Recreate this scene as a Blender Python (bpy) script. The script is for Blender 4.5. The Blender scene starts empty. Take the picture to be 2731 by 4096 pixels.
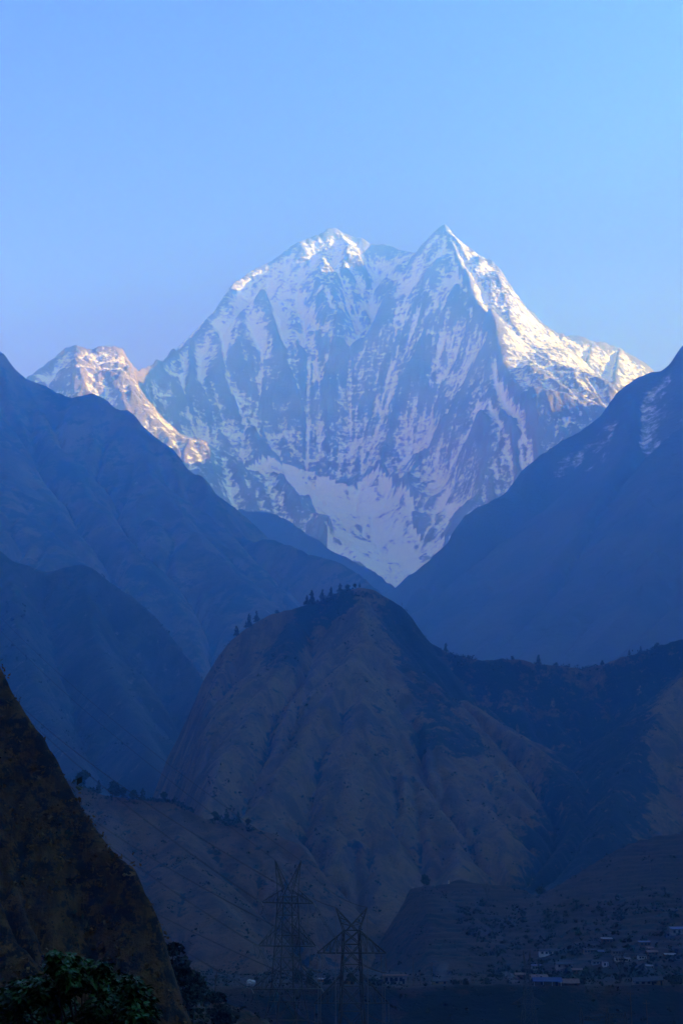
import bpy, bmesh, math, random
import numpy as np
from mathutils import Vector, Matrix

# ------------------------------------------------------------------ camera, world, sun, exposure
scene = bpy.context.scene
C = scene.collection
R = math.radians
PITCH = R(16.8)
FPX = 6144.0                       # focal length in photograph pixels (54 mm on a 36 mm tall frame)

cam_d = bpy.data.cameras.new('camera')
cam = bpy.data.objects.new('camera', cam_d)
C.objects.link(cam)
cam.location = (0, 0, 0)
cam.rotation_euler = (R(90) + PITCH, 0, 0)
cam_d.sensor_fit = 'VERTICAL'
cam_d.sensor_height = 36.0
cam_d.sensor_width = 24.0
cam_d.lens = 54.0
cam_d.clip_start = 0.5
cam_d.clip_end = 90000
scene.camera = cam

SUN_EL, SUN_AZ = R(15.0), R(84.0)  # azimuth measured from +Y (view direction) towards +X (right)
world = bpy.data.worlds.new('World')
scene.world = world
world.use_nodes = True
wn = world.node_tree.nodes
wl = world.node_tree.links
sky = wn.new('ShaderNodeTexSky')
sky.sky_type = 'NISHITA'
sky.sun_disc = False
sky.sun_elevation = SUN_EL
sky.sun_rotation = SUN_AZ
sky.altitude = 2500
sky.air_density = 1.0
sky.dust_density = 0.4
sky.ozone_density = 4.0
# the cold white balance of the photograph, and a sky that deepens with height above the horizon
tc = wn.new('ShaderNodeTexCoord'); sp = wn.new('ShaderNodeSeparateXYZ'); mr = wn.new('ShaderNodeMapRange')
mr.interpolation_type = 'SMOOTHSTEP'
wl.new(tc.outputs['Generated'], sp.inputs[0]); wl.new(sp.outputs[2], mr.inputs[0])
mr.inputs[1].default_value = 0.30; mr.inputs[2].default_value = 0.66
grad = wn.new('ShaderNodeMix'); grad.data_type = 'RGBA'
grad.inputs[6].default_value = (1.06, 0.85, 1.76, 1)
grad.inputs[7].default_value = (0.60, 0.18, 0.48, 1)
wl.new(mr.outputs[0], grad.inputs[0])
tint = wn.new('ShaderNodeMix'); tint.data_type = 'RGBA'; tint.blend_type = 'MULTIPLY'
tint.inputs[0].default_value = 1.0
wl.new(sky.outputs[0], tint.inputs[6]); wl.new(grad.outputs[2], tint.inputs[7])
wl.new(tint.outputs[2], wn['Background'].inputs[0])
wn['Background'].inputs[1].default_value = 0.15

sun_d = bpy.data.lights.new('sun', 'SUN')
sun_d.energy = 5.0
sun_d.angle = R(0.5)
sun_d.color = (0.74, 1.0, 0.62)
sun = bpy.data.objects.new('sun', sun_d)
C.objects.link(sun)
sdir = Vector((math.sin(SUN_AZ) * math.cos(SUN_EL), math.cos(SUN_AZ) * math.cos(SUN_EL), math.sin(SUN_EL)))
sun.rotation_euler = sdir.to_track_quat('Z', 'Y').to_euler()
sun.location = (3000, 0, 3000)

vs = scene.view_settings
vs.view_transform = 'Standard'
vs.look = 'None'
vs.exposure = 1.75
vs.gamma = 1.0
scene.render.engine = 'CYCLES'
scene.cycles.use_denoising = True
scene.cycles.max_bounces = 6
scene.cycles.volume_bounces = 4
scene.cycles.diffuse_bounces = 2

HAZE_DENSITY = 1.8e-4
HAZE_COLOR = (0.115, 0.43, 1.0)

# ------------------------------------------------------------------ helpers: pixels to points, noise, terrain
OV = 2731.0 / 1568.0               # overview pixels (1568 wide) to photograph pixels

def ray(ox, oy):
    u = (ox * OV - 1365.5) / FPX
    v = (2048.0 - oy * OV) / FPX
    return u, math.cos(PITCH) - v * math.sin(PITCH), math.sin(PITCH) + v * math.cos(PITCH)

def at(ox, oy, depth):
    x, y, z = ray(ox, oy)
    s = depth / y
    return (x * s, depth, z * s)

rng = np.random.default_rng(7)
PERM = rng.permutation(256).astype(np.int32)
PERM = np.concatenate([PERM, PERM])
GRAD = np.stack([np.cos(np.arange(16) * math.pi / 8), np.sin(np.arange(16) * math.pi / 8)], 1)

def perlin(x, y, seed=0):
    xi = np.floor(x).astype(np.int64); yi = np.floor(y).astype(np.int64)
    xf = x - xi; yf = y - yi
    u = xf * xf * xf * (xf * (xf * 6 - 15) + 10); v = yf * yf * yf * (yf * (yf * 6 - 15) + 10)
    def g(ix, iy, fx, fy):
        h = PERM[(PERM[(ix + seed * 17) & 255] + iy + seed * 31) & 255] & 15
        return GRAD[h, 0] * fx + GRAD[h, 1] * fy
    a = g(xi, yi, xf, yf); b = g(xi + 1, yi, xf - 1, yf)
    c = g(xi, yi + 1, xf, yf - 1); d = g(xi + 1, yi + 1, xf - 1, yf - 1)
    return (a + u * (b - a)) * (1 - v) + (c + u * (d - c)) * v

def fbm(x, y, wl_, octs=5, gain=0.5, seed=0, ridged=False):
    o = np.zeros_like(x); a = 1.0; f = 1.0 / wl_; tot = 0
    for k in range(octs):
        n = perlin(x * f + 13.7 * k, y * f - 7.1 * k, seed + k)
        if ridged:
            n = 1 - 2.2 * np.abs(n)
        o += a * n; tot += a
        a *= gain; f *= 2.03
    return o / tot

def smooth(a, b, x):
    t = np.clip((x - a) / (b - a), 0, 1)
    return t * t * (3 - 2 * t)

def ridge_field(X, Y, ridges, xs=1.0):
    """ridges: (points[(x,y,z)], slope_left, slope_right, lower_slope, L).  Height is the highest flank."""
    X = X * xs                     # xs > 1 makes flanks fall off faster sideways than towards the viewer
    H = np.full(X.shape, -1e9); D = np.full(X.shape, 1e9); W = np.zeros(X.shape, dtype=np.int32)
    for k, (pts, sl, sr, s2, L) in enumerate(ridges):
        for (a, b) in zip(pts[:-1], pts[1:]):
            ax, ay, az = a; bx, by, bz = b
            ax, bx = ax * xs, bx * xs
            dx, dy = bx - ax, by - ay
            ll = dx * dx + dy * dy + 1e-6
            t = np.clip(((X - ax) * dx + (Y - ay) * dy) / ll, 0, 1)
            px, py = X - (ax + t * dx), Y - (ay + t * dy)
            d = np.sqrt(px * px + py * py)
            s = np.where((dx * (Y - ay) - dy * (X - ax)) > 0, sl, sr)
            h = az + t * (bz - az) - (s2 * d + (s - s2) * L * (1 - np.exp(-d / L)))
            m = h > H
            H = np.where(m, h, H); W = np.where(m, k, W)
            D = np.minimum(D, d)
    return H, D, W

def erode(h, cell, rounds=20, k=0.5, m=0.45, its=50, diff=0.03):
    ny, nx = h.shape
    idx = np.arange(ny * nx).reshape(ny, nx)
    A = np.ones(ny * nx)
    offs = [(-1, 0), (1, 0), (0, -1), (0, 1), (-1, -1), (-1, 1), (1, -1), (1, 1)]
    for r in range(rounds):
        best = np.zeros((ny, nx)); rec = idx.copy()
        hp = np.pad(h, 1, mode='edge'); ip = np.pad(idx, 1, mode='edge')
        for dy, dx in offs:
            n = hp[1 + dy:1 + dy + ny, 1 + dx:1 + dx + nx]
            s = (h - n) / (cell * math.hypot(dy, dx))
            mm = s > best
            best = np.where(mm, s, best)
            rec = np.where(mm, ip[1 + dy:1 + dy + ny, 1 + dx:1 + dx + nx], rec)
        rf = rec.ravel(); mv = rf != idx.ravel()
        src = np.nonzero(mv)[0]; dst = rf[src]
        for _ in range(its):
            A = 1 + np.bincount(dst, weights=A[src], minlength=ny * nx)
        hr = h.ravel()[rf].reshape(ny, nx)
        inc = np.minimum(k * (np.minimum(A, 4000).reshape(ny, nx) ** m) * np.minimum(best, 2.5), 0.6 * (h - hr))
        h = h - inc
        hp = np.pad(h, 1, mode='edge')
        lap = hp[:-2, 1:-1] + hp[2:, 1:-1] + hp[1:-1, :-2] + hp[1:-1, 2:] - 4 * h
        h = h + diff * lap
    return h, A.reshape(ny, nx)

def upsample(h, f):
    ny, nx = h.shape
    def up1(a):
        n = a.shape[0]
        p = np.linspace(0, n - 1, (n - 1) * f + 1)
        i = np.clip(np.floor(p).astype(int), 0, n - 2); t = (p - i)[:, None]
        im = np.clip(i - 1, 0, n - 1); i2 = np.clip(i + 2, 0, n - 1)
        a0, a1, a2, a3 = a[im], a[i], a[i + 1], a[i2]
        return a1 + 0.5 * t * (a2 - a0 + t * (2 * a0 - 5 * a1 + 4 * a2 - a3 + t * (3 * (a1 - a2) + a3 - a0)))
    return up1(up1(h).T).T

def blur(H, r):
    for ax in (0, 1):
        for _ in range(2):
            P = np.pad(H, [(r + 1, r) if k == ax else (0, 0) for k in (0, 1)], mode='edge')
            c = np.cumsum(P, axis=ax)
            n = H.shape[ax]
            H = (np.take(c, np.arange(2 * r + 1, 2 * r + 1 + n), ax) - np.take(c, np.arange(0, n), ax)) / (2 * r + 1)
    return H

class Terrain:
    pass

def terrain(name, x0, x1, y0, y1, cell, up, fn, mat, ero=None, detail=None, attr=None, floor=-70.0, shade_smooth=True):
    nx = int(round((x1 - x0) / cell)) + 1; ny = int(round((y1 - y0) / cell)) + 1
    xs = x0 + np.arange(nx) * cell; ys = y0 + np.arange(ny) * cell
    X, Y = np.meshgrid(xs, ys)
    H, D, W = fn(X, Y)
    A = np.ones_like(H)
    if ero:
        H, A = erode(H, cell, **ero)
    if up > 1:
        H = upsample(H, up); D = upsample(D, up); A = np.exp(upsample(np.log(A), up))
        W = np.repeat(np.repeat(W, up, 0), up, 1)[:H.shape[0], :H.shape[1]]
        cell /= up
        nx, ny = H.shape[1], H.shape[0]
        xs = x0 + np.arange(nx) * cell; ys = y0 + np.arange(ny) * cell
        X, Y = np.meshgrid(xs, ys)
    if detail:
        H = H + detail(X, Y, H, D, W)
    H = np.maximum(H, floor)
    T = Terrain(); T.X0, T.Y0, T.cell, T.H, T.nx, T.ny = x0, y0, cell, H, nx, ny
    me = bpy.data.meshes.new(name)
    co = np.stack([X, Y, H], -1).reshape(-1, 3).astype(np.float32)
    i = np.arange(ny * nx, dtype=np.int32).reshape(ny, nx)
    q = np.stack([i[:-1, :-1], i[:-1, 1:], i[1:, 1:], i[1:, :-1]], -1).reshape(-1, 4)
    top = np.maximum.reduce([H[:-1, :-1], H[:-1, 1:], H[1:, 1:], H[1:, :-1]]).reshape(-1)
    q = q[top > floor + 1e-3]
    used = np.zeros(ny * nx, bool); used[q.ravel()] = True
    remap = np.cumsum(used) - 1
    q = remap[q].astype(np.int32); co = co[used]
    me.vertices.add(len(co)); me.vertices.foreach_set('co', co.ravel())
    me.loops.add(q.size); me.loops.foreach_set('vertex_index', q.ravel())
    me.polygons.add(len(q))
    me.polygons.foreach_set('loop_start', np.arange(0, q.size, 4, dtype=np.int32))
    me.polygons.foreach_set('loop_total', np.full(len(q), 4, dtype=np.int32))
    me.polygons.foreach_set('use_smooth', np.full(len(q), shade_smooth, dtype=bool))
    me.update(calc_edges=True)
    if attr:
        for an, f in attr.items():
            gy, gx = np.gradient(H, cell)
            v = f(X, Y, H, D, W, np.sqrt(gx * gx + gy * gy), A, gx, gy).astype(np.float32).ravel()[used]
            a = me.attributes.new(an, 'FLOAT', 'POINT'); a.data.foreach_set('value', v)
    me.materials.append(mat)
    o = bpy.data.objects.new(name, me); C.objects.link(o)
    o['kind'] = 'structure'
    T.obj = o
    return T

def hz(T, x, y):
    fx = (x - T.X0) / T.cell; fy = (y - T.Y0) / T.cell
    i = int(math.floor(fx)); j = int(math.floor(fy))
    if i < 0 or j < 0 or i >= T.nx - 1 or j >= T.ny - 1:
        return -1e9
    a, b = fx - i, fy - j
    H = T.H
    return (H[j, i] * (1 - a) + H[j, i + 1] * a) * (1 - b) + (H[j + 1, i] * (1 - a) + H[j + 1, i + 1] * a) * b

def crest(T, ox, back=0.0):
    """highest-looking point of the terrain in the vertical plane through the column ox"""
    best = (-9, None)
    y = max(T.Y0, 5)
    while y < T.Y0 + (T.ny - 1) * T.cell:
        oy = 2048 / OV
        for _ in range(2):
            dx, dy, dz = ray(ox, oy)
            x = dx / dy * y
            z = hz(T, x, y)
            if z < -1e8:
                break
            # refine the picture row so that x is exact
            s = math.cos(PITCH) * y + math.sin(PITCH) * z
            vv = (-math.sin(PITCH) * y + math.cos(PITCH) * z) / s
            oy = (2048 - vv * FPX) / OV
        if z > -1e8 and z / y > best[0]:
            best = (z / y, (x, y, z))
        y += T.cell
    return best[1]

def hit(T, ox, oy, y0=None, y1=None):
    dx, dy, dz = ray(ox, oy)
    y = y0 or max(T.Y0, 5)
    st = T.cell * 0.5
    while y < (y1 or T.Y0 + (T.ny - 1) * T.cell):
        s = y / dy
        z = hz(T, dx * s, y)
        if z >= dz * s:
            return (dx * s, y, z)
        y += st
    return None

# ------------------------------------------------------------------ materials
class NT:
    def __init__(s, name):
        s.m = bpy.data.materials.new(name); s.m.use_nodes = True
        s.n = s.m.node_tree.nodes; s.l = s.m.node_tree.links
        s.b = s.n['Principled BSDF']
        s.b.inputs['Roughness'].default_value = 0.85
        s.b.inputs['Specular IOR Level'].default_value = 0.15
    def new(s, t, **kw):
        n = s.n.new(t)
        for k, v in kw.items():
            if hasattr(n, k): setattr(n, k, v)
        return n
    def link(s, a, b): s.l.new(a, b)
    def coord(s, scale=(1, 1, 1), rot=(0, 0, 0)):
        t = s.new('ShaderNodeTexCoord'); mp = s.new('ShaderNodeMapping')
        mp.inputs['Scale'].default_value = scale; mp.inputs['Rotation'].default_value = rot
        s.link(t.outputs['Object'], mp.inputs[0]); return mp.outputs[0]
    def noise(s, co, scale, detail=6, rough=0.55, dist=0.0):
        n = s.new('ShaderNodeTexNoise'); n.inputs['Scale'].default_value = scale
        n.inputs['Detail'].default_value = detail; n.inputs['Roughness'].default_value = rough
        n.inputs['Distortion'].default_value = dist
        s.link(co, n.inputs['Vector']); return n.outputs[0]
    def math(s, op, a, b=None, clamp=False):
        n = s.new('ShaderNodeMath', operation=op); n.use_clamp = clamp
        for i, v in enumerate((a, b)):
            if v is None: continue
            if isinstance(v, (int, float)): n.inputs[i].default_value = v
            else: s.link(v, n.inputs[i])
        return n.outputs[0]
    def range(s, v, a, b, c=0.0, d=1.0):
        n = s.new('ShaderNodeMapRange'); n.interpolation_type = 'SMOOTHSTEP'
        s.link(v, n.inputs[0])
        for i, q in enumerate((a, b, c, d)): n.inputs[i + 1].default_value = q
        return n.outputs[0]
    def mix(s, f, a, b):
        n = s.new('ShaderNodeMix', data_type='RGBA')
        if isinstance(f, (int, float)): n.inputs[0].default_value = f
        else: s.link(f, n.inputs[0])
        for i, v in ((6, a), (7, b)):
            if isinstance(v, tuple): n.inputs[i].default_value = (*v, 1) if len(v) == 3 else v
            else: s.link(v, n.inputs[i])
        return n.outputs[2]
    def attr(s, name):
        n = s.new('ShaderNodeAttribute', attribute_name=name); return n.outputs['Fac']
    def color(s, c):
        if isinstance(c, tuple): s.b.inputs['Base Color'].default_value = (*c, 1)
        else: s.link(c, s.b.inputs['Base Color'])
    def bump(s, h, strength=0.5, dist=1.0):
        n = s.new('ShaderNodeBump'); n.inputs['Strength'].default_value = strength
        n.inputs['Distance'].default_value = dist
        s.link(h, n.inputs['Height']); s.link(n.outputs[0], s.b.inputs['Normal'])

def mat_snow_rock(name, rock_a, rock_b, snow_scale=0.034, sharp=0.22, strata=0.5, tilt=0.35, bump_d=14):
    t = NT(name)
    co = t.coord()
    n1 = t.noise(co, snow_scale, 8, 0.65)
    cs = t.coord((0.005, 0.005, 0.020), (R(20), R(-24), 0))
    st = t.noise(cs, 1.0, 8, 0.66, 0.8)
    a = t.attr('snow')
    f = t.math('ADD', a, t.math('MULTIPLY', t.math('SUBTRACT', n1, 0.5), 1.3))
    f = t.math('ADD', f, t.math('MULTIPLY', t.math('SUBTRACT', st, 0.5), strata * 2))
    f = t.range(f, 0.5 - sharp, 0.5 + sharp)
    rc = t.mix(t.range(t.noise(co, 0.004, 5), 0.35, 0.65), rock_a, rock_b)
    t.color(t.mix(f, rc, (0.86, 0.87, 0.90)))
    hb = t.math('ADD', t.noise(co, 0.03, 9, 0.68), st)
    t.bump(hb, 0.8, bump_d)
    return t.m

def mat_slope(name, base, dark, pale, cover='cover', s1=0.01, s2=0.05, pale_amt=0.15, bump_d=4, streak=(0.02, 0.02, 0.006), tilt=0.0, amt=1.6):
    """grass or scrub on a hillside: base colour, dark scrub (attribute + noise), pale outcrops, streaks down the slope"""
    t = NT(name)
    co = t.coord()
    a = t.attr(cover)
    n1 = t.noise(co, s1, 8, 0.66); n2 = t.noise(co, s2, 8, 0.72)
    cs = t.coord(streak, (0, tilt, 0))
    n3 = t.noise(cs, 1.0, 8, 0.68, 0.6)
    f = t.math('ADD', a, t.math('MULTIPLY', t.math('SUBTRACT', n1, 0.5), amt))
    f = t.math('ADD', f, t.math('MULTIPLY', t.math('SUBTRACT', n2, 0.5), 2.6))
    f = t.math('ADD', f, t.math('MULTIPLY', t.math('SUBTRACT', n3, 0.5), 1.2))
    f = t.range(f, 0.30, 0.60)
    b2 = tuple(v * 0.5 for v in base); b3 = tuple(v * 1.35 for v in base)
    bc = t.mix(t.range(n3, 0.38, 0.62), b2, b3)
    c = t.mix(f, bc, dark)
    pf = t.range(t.noise(cs, 2.3, 7, 0.65), 0.68 - pale_amt, 0.76 - pale_amt)
    pf = t.math('MULTIPLY', pf, t.range(n2, 0.45, 0.6))
    c = t.mix(pf, c, pale)
    t.color(c)
    t.bump(t.math('ADD', n2, t.math('MULTIPLY', n3, 0.7)), 0.9, bump_d)
    return t.m

M = {}
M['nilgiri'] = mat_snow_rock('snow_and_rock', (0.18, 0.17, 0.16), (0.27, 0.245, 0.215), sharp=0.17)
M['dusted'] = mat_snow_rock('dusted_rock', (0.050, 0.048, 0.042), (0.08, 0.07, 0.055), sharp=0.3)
M['far_slope'] = mat_slope('far_forest_slope', (0.085, 0.062, 0.038), (0.012, 0.018, 0.012), (0.20, 0.17, 0.14), s1=0.004, s2=0.015, pale_amt=0.05, bump_d=12, streak=(0.008, 0.008, 0.003))
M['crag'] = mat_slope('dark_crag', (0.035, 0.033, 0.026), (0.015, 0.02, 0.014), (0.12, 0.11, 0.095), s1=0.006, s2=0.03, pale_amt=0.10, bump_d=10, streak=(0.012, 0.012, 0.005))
M['brown'] = mat_slope('dry_grass_slope', (0.108, 0.061, 0.013), (0.005, 0.009, 0.005), (0.15, 0.095, 0.045), s1=0.012, s2=0.055, pale_amt=0.08, bump_d=6, streak=(0.035, 0.02, 0.010), tilt=0.75)
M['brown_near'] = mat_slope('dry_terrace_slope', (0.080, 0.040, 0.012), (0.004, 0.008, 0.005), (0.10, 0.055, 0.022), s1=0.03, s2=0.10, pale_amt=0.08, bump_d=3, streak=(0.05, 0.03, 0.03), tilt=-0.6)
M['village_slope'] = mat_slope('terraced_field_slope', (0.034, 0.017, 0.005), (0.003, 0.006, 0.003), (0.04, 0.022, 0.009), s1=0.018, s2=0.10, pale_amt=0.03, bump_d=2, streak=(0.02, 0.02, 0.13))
M['cliff'] = mat_slope('cliff_rock', (0.110, 0.056, 0.012), (0.015, 0.011, 0.006), (0.13, 0.085, 0.032), s1=0.16, s2=0.5, pale_amt=0.10, bump_d=1.2, streak=(0.45, 0.25, 0.10), tilt=-0.6, amt=0.9)
M['earth'] = mat_slope('brown_earth', (0.055, 0.032, 0.016), (0.014, 0.018, 0.010), (0.10, 0.07, 0.045), s1=0.08, s2=0.35, pale_amt=0.06, bump_d=0.8, streak=(0.2, 0.2, 0.06))
M['ground'] = mat_slope('valley_ground', (0.045, 0.034, 0.018), (0.015, 0.02, 0.012), (0.08, 0.06, 0.04), s1=0.02, s2=0.2, bump_d=1)

def pdist(X, Y, pts):
    d = np.full(X.shape, 1e9)
    for p, q in zip(pts[:-1], pts[1:]):
        dx, dy = q[0] - p[0], q[1] - p[1]
        t = np.clip(((X - p[0]) * dx + (Y - p[1]) * dy) / (dx * dx + dy * dy + 1e-6), 0, 1)
        d = np.minimum(d, np.hypot(X - p[0] - t * dx, Y - p[1] - t * dy))
    return d

# skyline corrections (column, rows) measured on the built terrain: erosion and noise lower or raise a crest a little
CORR = {
    'T_nil': ([90, 345, 370, 400, 440, 480, 515, 540, 580, 640, 690, 730, 770, 800, 920, 965, 1000, 1020, 1050, 1100, 1130, 1180, 1220, 1500], [1, 38, 16, 0, -12, -18, -18, -21, -16, -8, 2, 0, -5, -3, 0, -8, -12, -5, -6, -12, -20, -10, 0, 2]),
    'T_left': ([0, 50, 100, 165, 228, 305, 340, 390, 420, 460, 500, 560, 640, 720, 800], [20, 14, 22, 20, 21, 26, 22, 27, -25, 28, -43, -36, 31, 24, 26]),
    'T_spur': ([590, 640, 690, 730, 770, 830, 870, 925], [13, 16, 13, 13, 13, 18, 14, 19]),
    'T_right': ([937, 960, 1010, 1060, 1090, 1130, 1190, 1235, 1280, 1360, 1395, 1420, 1460, 1495, 1535, 1560], [-90, 0, -90, 39, 45, 35, 35, 34, 34, 33, 8, 40, 42, 32, -2, 28]),
    'T_crag': ([5, 70, 110, 190, 220, 300, 360, 400, 430], [31, 32, 27, 33, 33, 31, 32, 35, 33]),
    'T_hill': ([400, 450, 480, 500, 530, 570, 620, 680, 750, 830, 890, 920, 960, 1000, 1040, 1100, 1200, 1330, 1420, 1520], [-15, -76, 14, 3, 25, 27, 23, 21, 17, 23, 11, 20, -52, 27, 21, 26, 26, 25, 26, 25]),
    'T_terr': ([250, 400, 470, 560, 640, 700, 770, 830], [11, 15, 13, 18, 19, 25, -62, -64]),
    'T_vill': ([910, 940, 975, 1050, 1200, 1280, 1330, 1400, 1500], [71, 59, -4, 2, 3, -55, -54, 4, 1]),
    'T_cliff': ([5, 50, 90, 130, 160, 200, 240, 300, 340, 360, 400], [25, 39, 54, 57, 42, 44, 37, 36, 74, -17, -90]),
}
def KS(name, pts):
    c = CORR.get(name)
    if not c: return K(pts)
    return K([(x, y - float(np.interp(x, c[0], c[1])), d) for (x, y, d) in pts])

def K(pts):
    return [at(x, y, d * 1000.0) for (x, y, d) in pts]

def warp(X, Y, amp, wl_, seed):
    return X + amp * fbm(X, Y, wl_, 4, seed=seed), Y + amp * fbm(X, Y, wl_, 4, seed=seed + 9)

# ------------------------------------------------------------------ the great snow mountain
def nilgiri_fn(X, Y):
    x, y = warp(X, Y, 40, 420, 3)
    S = 1.35
    rd = [
        (KS('T_nil', [(370, 850, 10.0), (400, 815, 10.2), (440, 768, 10.4), (480, 718, 10.6), (515, 658, 10.8), (540, 628, 11.0), (580, 605, 11.15), (640, 582, 11.3), (690, 560, 11.4), (730, 540, 11.5), (770, 519, 11.6)]), 2.2, 2.1, 1.15, 330),
        (KS('T_nil', [(770, 523, 11.6), (800, 538, 11.6), (830, 545, 11.6), (850, 560, 11.6), (880, 560, 11.6), (920, 574, 11.5), (965, 576, 11.3), (982, 568, 11.1), (1000, 543, 10.95), (1020, 512, 10.8)]), 1.6, 2.4, 1.15, 350),
        (KS('T_nil', [(1020, 512, 10.8), (1035, 523, 10.82), (1050, 548, 10.83), (1100, 593, 10.87), (1130, 630, 10.9), (1180, 680, 10.95), (1220, 715, 11.0), (1260, 755, 11.05), (1290, 767, 11.1), (1330, 769, 11.15), (1360, 784, 11.2), (1380, 784, 11.25), (1420, 797, 11.35), (1460, 820, 11.45), (1500, 848, 11.5), (1580, 905, 11.6), (1680, 960, 11.7)]), 2.6, 2.6, 1.08, 300),
        # front spur of the right-hand summit
        (K([(1020, 512, 10.8), (1032, 570, 10.65), (1045, 650, 10.45), (1065, 720, 10.3), (1092, 775, 10.15), (1128, 764, 9.98), (1125, 820, 9.85), (1085, 915, 9.65), (1065, 970, 9.5), (1020, 1035, 9.3), (975, 1120, 9.1), (930, 1200, 8.9)]), 1.35, 1.9, 1.05, 500),
        # spurs on the right flank
        (K([(1290, 767, 11.1), (1262, 830, 10.7), (1240, 900, 10.3), (1228, 960, 9.95)]), 1.5, 1.5, 1.1, 300),
        (K([(1360, 784, 11.2), (1340, 850, 10.8), (1320, 910, 10.4), (1260, 1000, 9.95), (1190, 1090, 9.5), (1090, 1160, 9.1), (1000, 1260, 8.7)]), 1.5, 1.5, 1.1, 300),
        (K([(1420, 797, 11.35), (1410, 870, 10.8), (1385, 935, 10.3), (1300, 1030, 9.7)]), 1.5, 1.5, 1.1, 300),
        # rib down-left from the right-hand summit
        (K([(1005, 560, 10.85), (960, 625, 10.75), (915, 672, 10.65), (880, 760, 10.45), (830, 850, 10.2), (790, 930, 10.0), (760, 1000, 9.8)]), 1.5, 1.7, 1.1, 300),
        # ribs of the left-hand summit
        (K([(770, 528, 11.6), (690, 600, 11.42), (655, 652, 11.2), (610, 697, 10.97), (545, 735, 10.62), (515, 850, 10.2), (525, 950, 9.87)]), 1.6, 1.6, 1.1, 300),
        (K([(610, 695, 10.75), (640, 800, 10.42), (690, 900, 10.15)]), 1.6, 1.6, 1.1, 250),
        (K([(440, 775, 10.4), (445, 870, 10.05), (455, 940, 9.85)]), 1.6, 1.7, 1.2, 300),
        # small left peak
        (KS('T_nil', [(20, 905, 8.8), (65, 868, 8.9), (90, 850, 9.0), (155, 811, 9.2), (175, 807, 9.2), (210, 821, 9.25), (265, 824, 9.35), (300, 842, 9.45), (345, 850, 9.6), (370, 850, 10.0)]), 1.8, 1.7, 0.95, 300),
        (K([(345, 850, 9.6), (385, 905, 9.4), (360, 965, 9.2), (400, 1030, 9.05)]), 1.7, 1.3, 1.2, 300),
    ]
    H, D, W = ridge_field(x, y, rd)
    # the snow basin that collects below the faces
    ax = K([(530, 1125, 9.35), (575, 1095, 9.5), (640, 1075, 9.6), (720, 1055, 9.65), (810, 1050, 9.6), (840, 1120, 9.3), (830, 1200, 9.0), (900, 1290, 8.6), (928, 1372, 8.2)])
    B = np.full(X.shape, 1e9); DB = np.full(X.shape, 1e9)
    for a, b in zip(ax[:-1], ax[1:]):
        dx, dy = b[0] - a[0], b[1] - a[1]
        t = np.clip(((x - a[0]) * dx + (y - a[1]) * dy) / (dx * dx + dy * dy), 0, 1)
        d = np.hypot(x - a[0] - t * dx, y - a[1] - t * dy)
        B = np.minimum(B, a[2] + t * (b[2] - a[2]) + 0.42 * d + 0.0002 * d * d)
        DB = np.minimum(DB, d)
    d0 = np.hypot(x - ax[2][0], (y - ax[2][1]))
    B = B - 60 + 45 * fbm(X, Y, 300, 4, seed=40)
    H = H - 0.75 * np.maximum(0, 8900 - Y) - 0.0004 * np.maximum(0, 8900 - Y) ** 2
    H = np.minimum(H, B + 0.6 * np.maximum(0, DB - 210 - 150 * fbm(X, Y, 350, 4, seed=48)) + 1.4 * np.maximum(0, DB - 520))
    F = np.where(DB < 800, B - 1.5 * np.maximum(0, DB - 240), -1e9)
    glac = (F > H - 40) | ((B > H - 50) & (DB < 330 + 200 * fbm(X, Y, 260, 4, seed=77)))
    H = np.maximum(H, F)
    W = np.where(glac, 99, W)
    x0, y0, cell = X[0, 0], Y[0, 0], X[0, 1] - X[0, 0]
    def surf(ox, oy):
        dx, dy, dz = ray(ox, oy)
        ys = np.arange(8300.0, 11900.0, 10.0); xs = dx / dy * ys
        i = np.clip(((xs - x0) / cell).astype(int), 0, X.shape[1] - 1); j = np.clip(((ys - y0) / cell).astype(int), 0, X.shape[0] - 1)
        k = np.nonzero(H0[j, i] >= dz / dy * ys)[0]
        k = k[0] if len(k) else len(ys) - 1
        return xs[k], ys[k]
    H0 = H.copy()
    wx, wy = warp(X, Y, 70, 260, 45)
    for pts, amp, w in (
        ([(970, 606), (945, 640), (915, 674), (880, 760), (840, 840), (800, 900), (760, 980)], 130, 190),
        ([(1010, 640), (960, 740), (900, 850), (850, 950), (845, 1010)], 95, 140),
        ([(1050, 720), (1000, 830), (950, 930), (905, 1010), (885, 1075), (872, 1150)], 130, 170),
        ([(1036, 585), (1046, 650), (1064, 720), (1090, 775)], 90, 130),
        ([(1128, 768), (1125, 820), (1085, 915), (1065, 970), (1020, 1035), (960, 1130), (925, 1200), (945, 1255)], 170, 200),
        ([(1120, 1000), (1060, 1080), (1000, 1180)], 110, 150),
        ([(760, 540), (745, 600), (720, 680), (745, 760), (770, 850), (755, 930)], 35, 120),
        ([(690, 596), (650, 652), (600, 712), (560, 735), (545, 820), (560, 900), (600, 980)], 75, 150),
        ([(600, 715), (640, 800), (650, 880), (690, 960), (700, 1010)], 95, 130),
        ([(492, 778), (503, 830), (510, 900), (540, 980), (590, 1050)], 95, 140),
        ([(400, 825), (430, 900), (470, 960), (520, 1040)], 80, 130),
        ([(860, 620), (860, 720), (830, 830), (790, 930)], -110, 140),
        ([(505, 780), (520, 870), (570, 960)], -60, 100),
        ([(690, 700), (700, 790), (730, 880)], -60, 110)):
        q = [surf(*p) for p in pts]
        d = pdist(wx, wy, q)
        H = H + amp * np.maximum(0, 1 - d / w) ** 1.3
    wx, wy = warp(X, Y, 160, 700, 44)
    big = 240 * fbm(wx * 1.0 + wy * 0.35, wy * 0.6, 560, 6, 0.58, seed=21, ridged=True)
    th = np.arctan2(X - ax[2][0], Y - ax[2][1] + 150)
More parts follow.
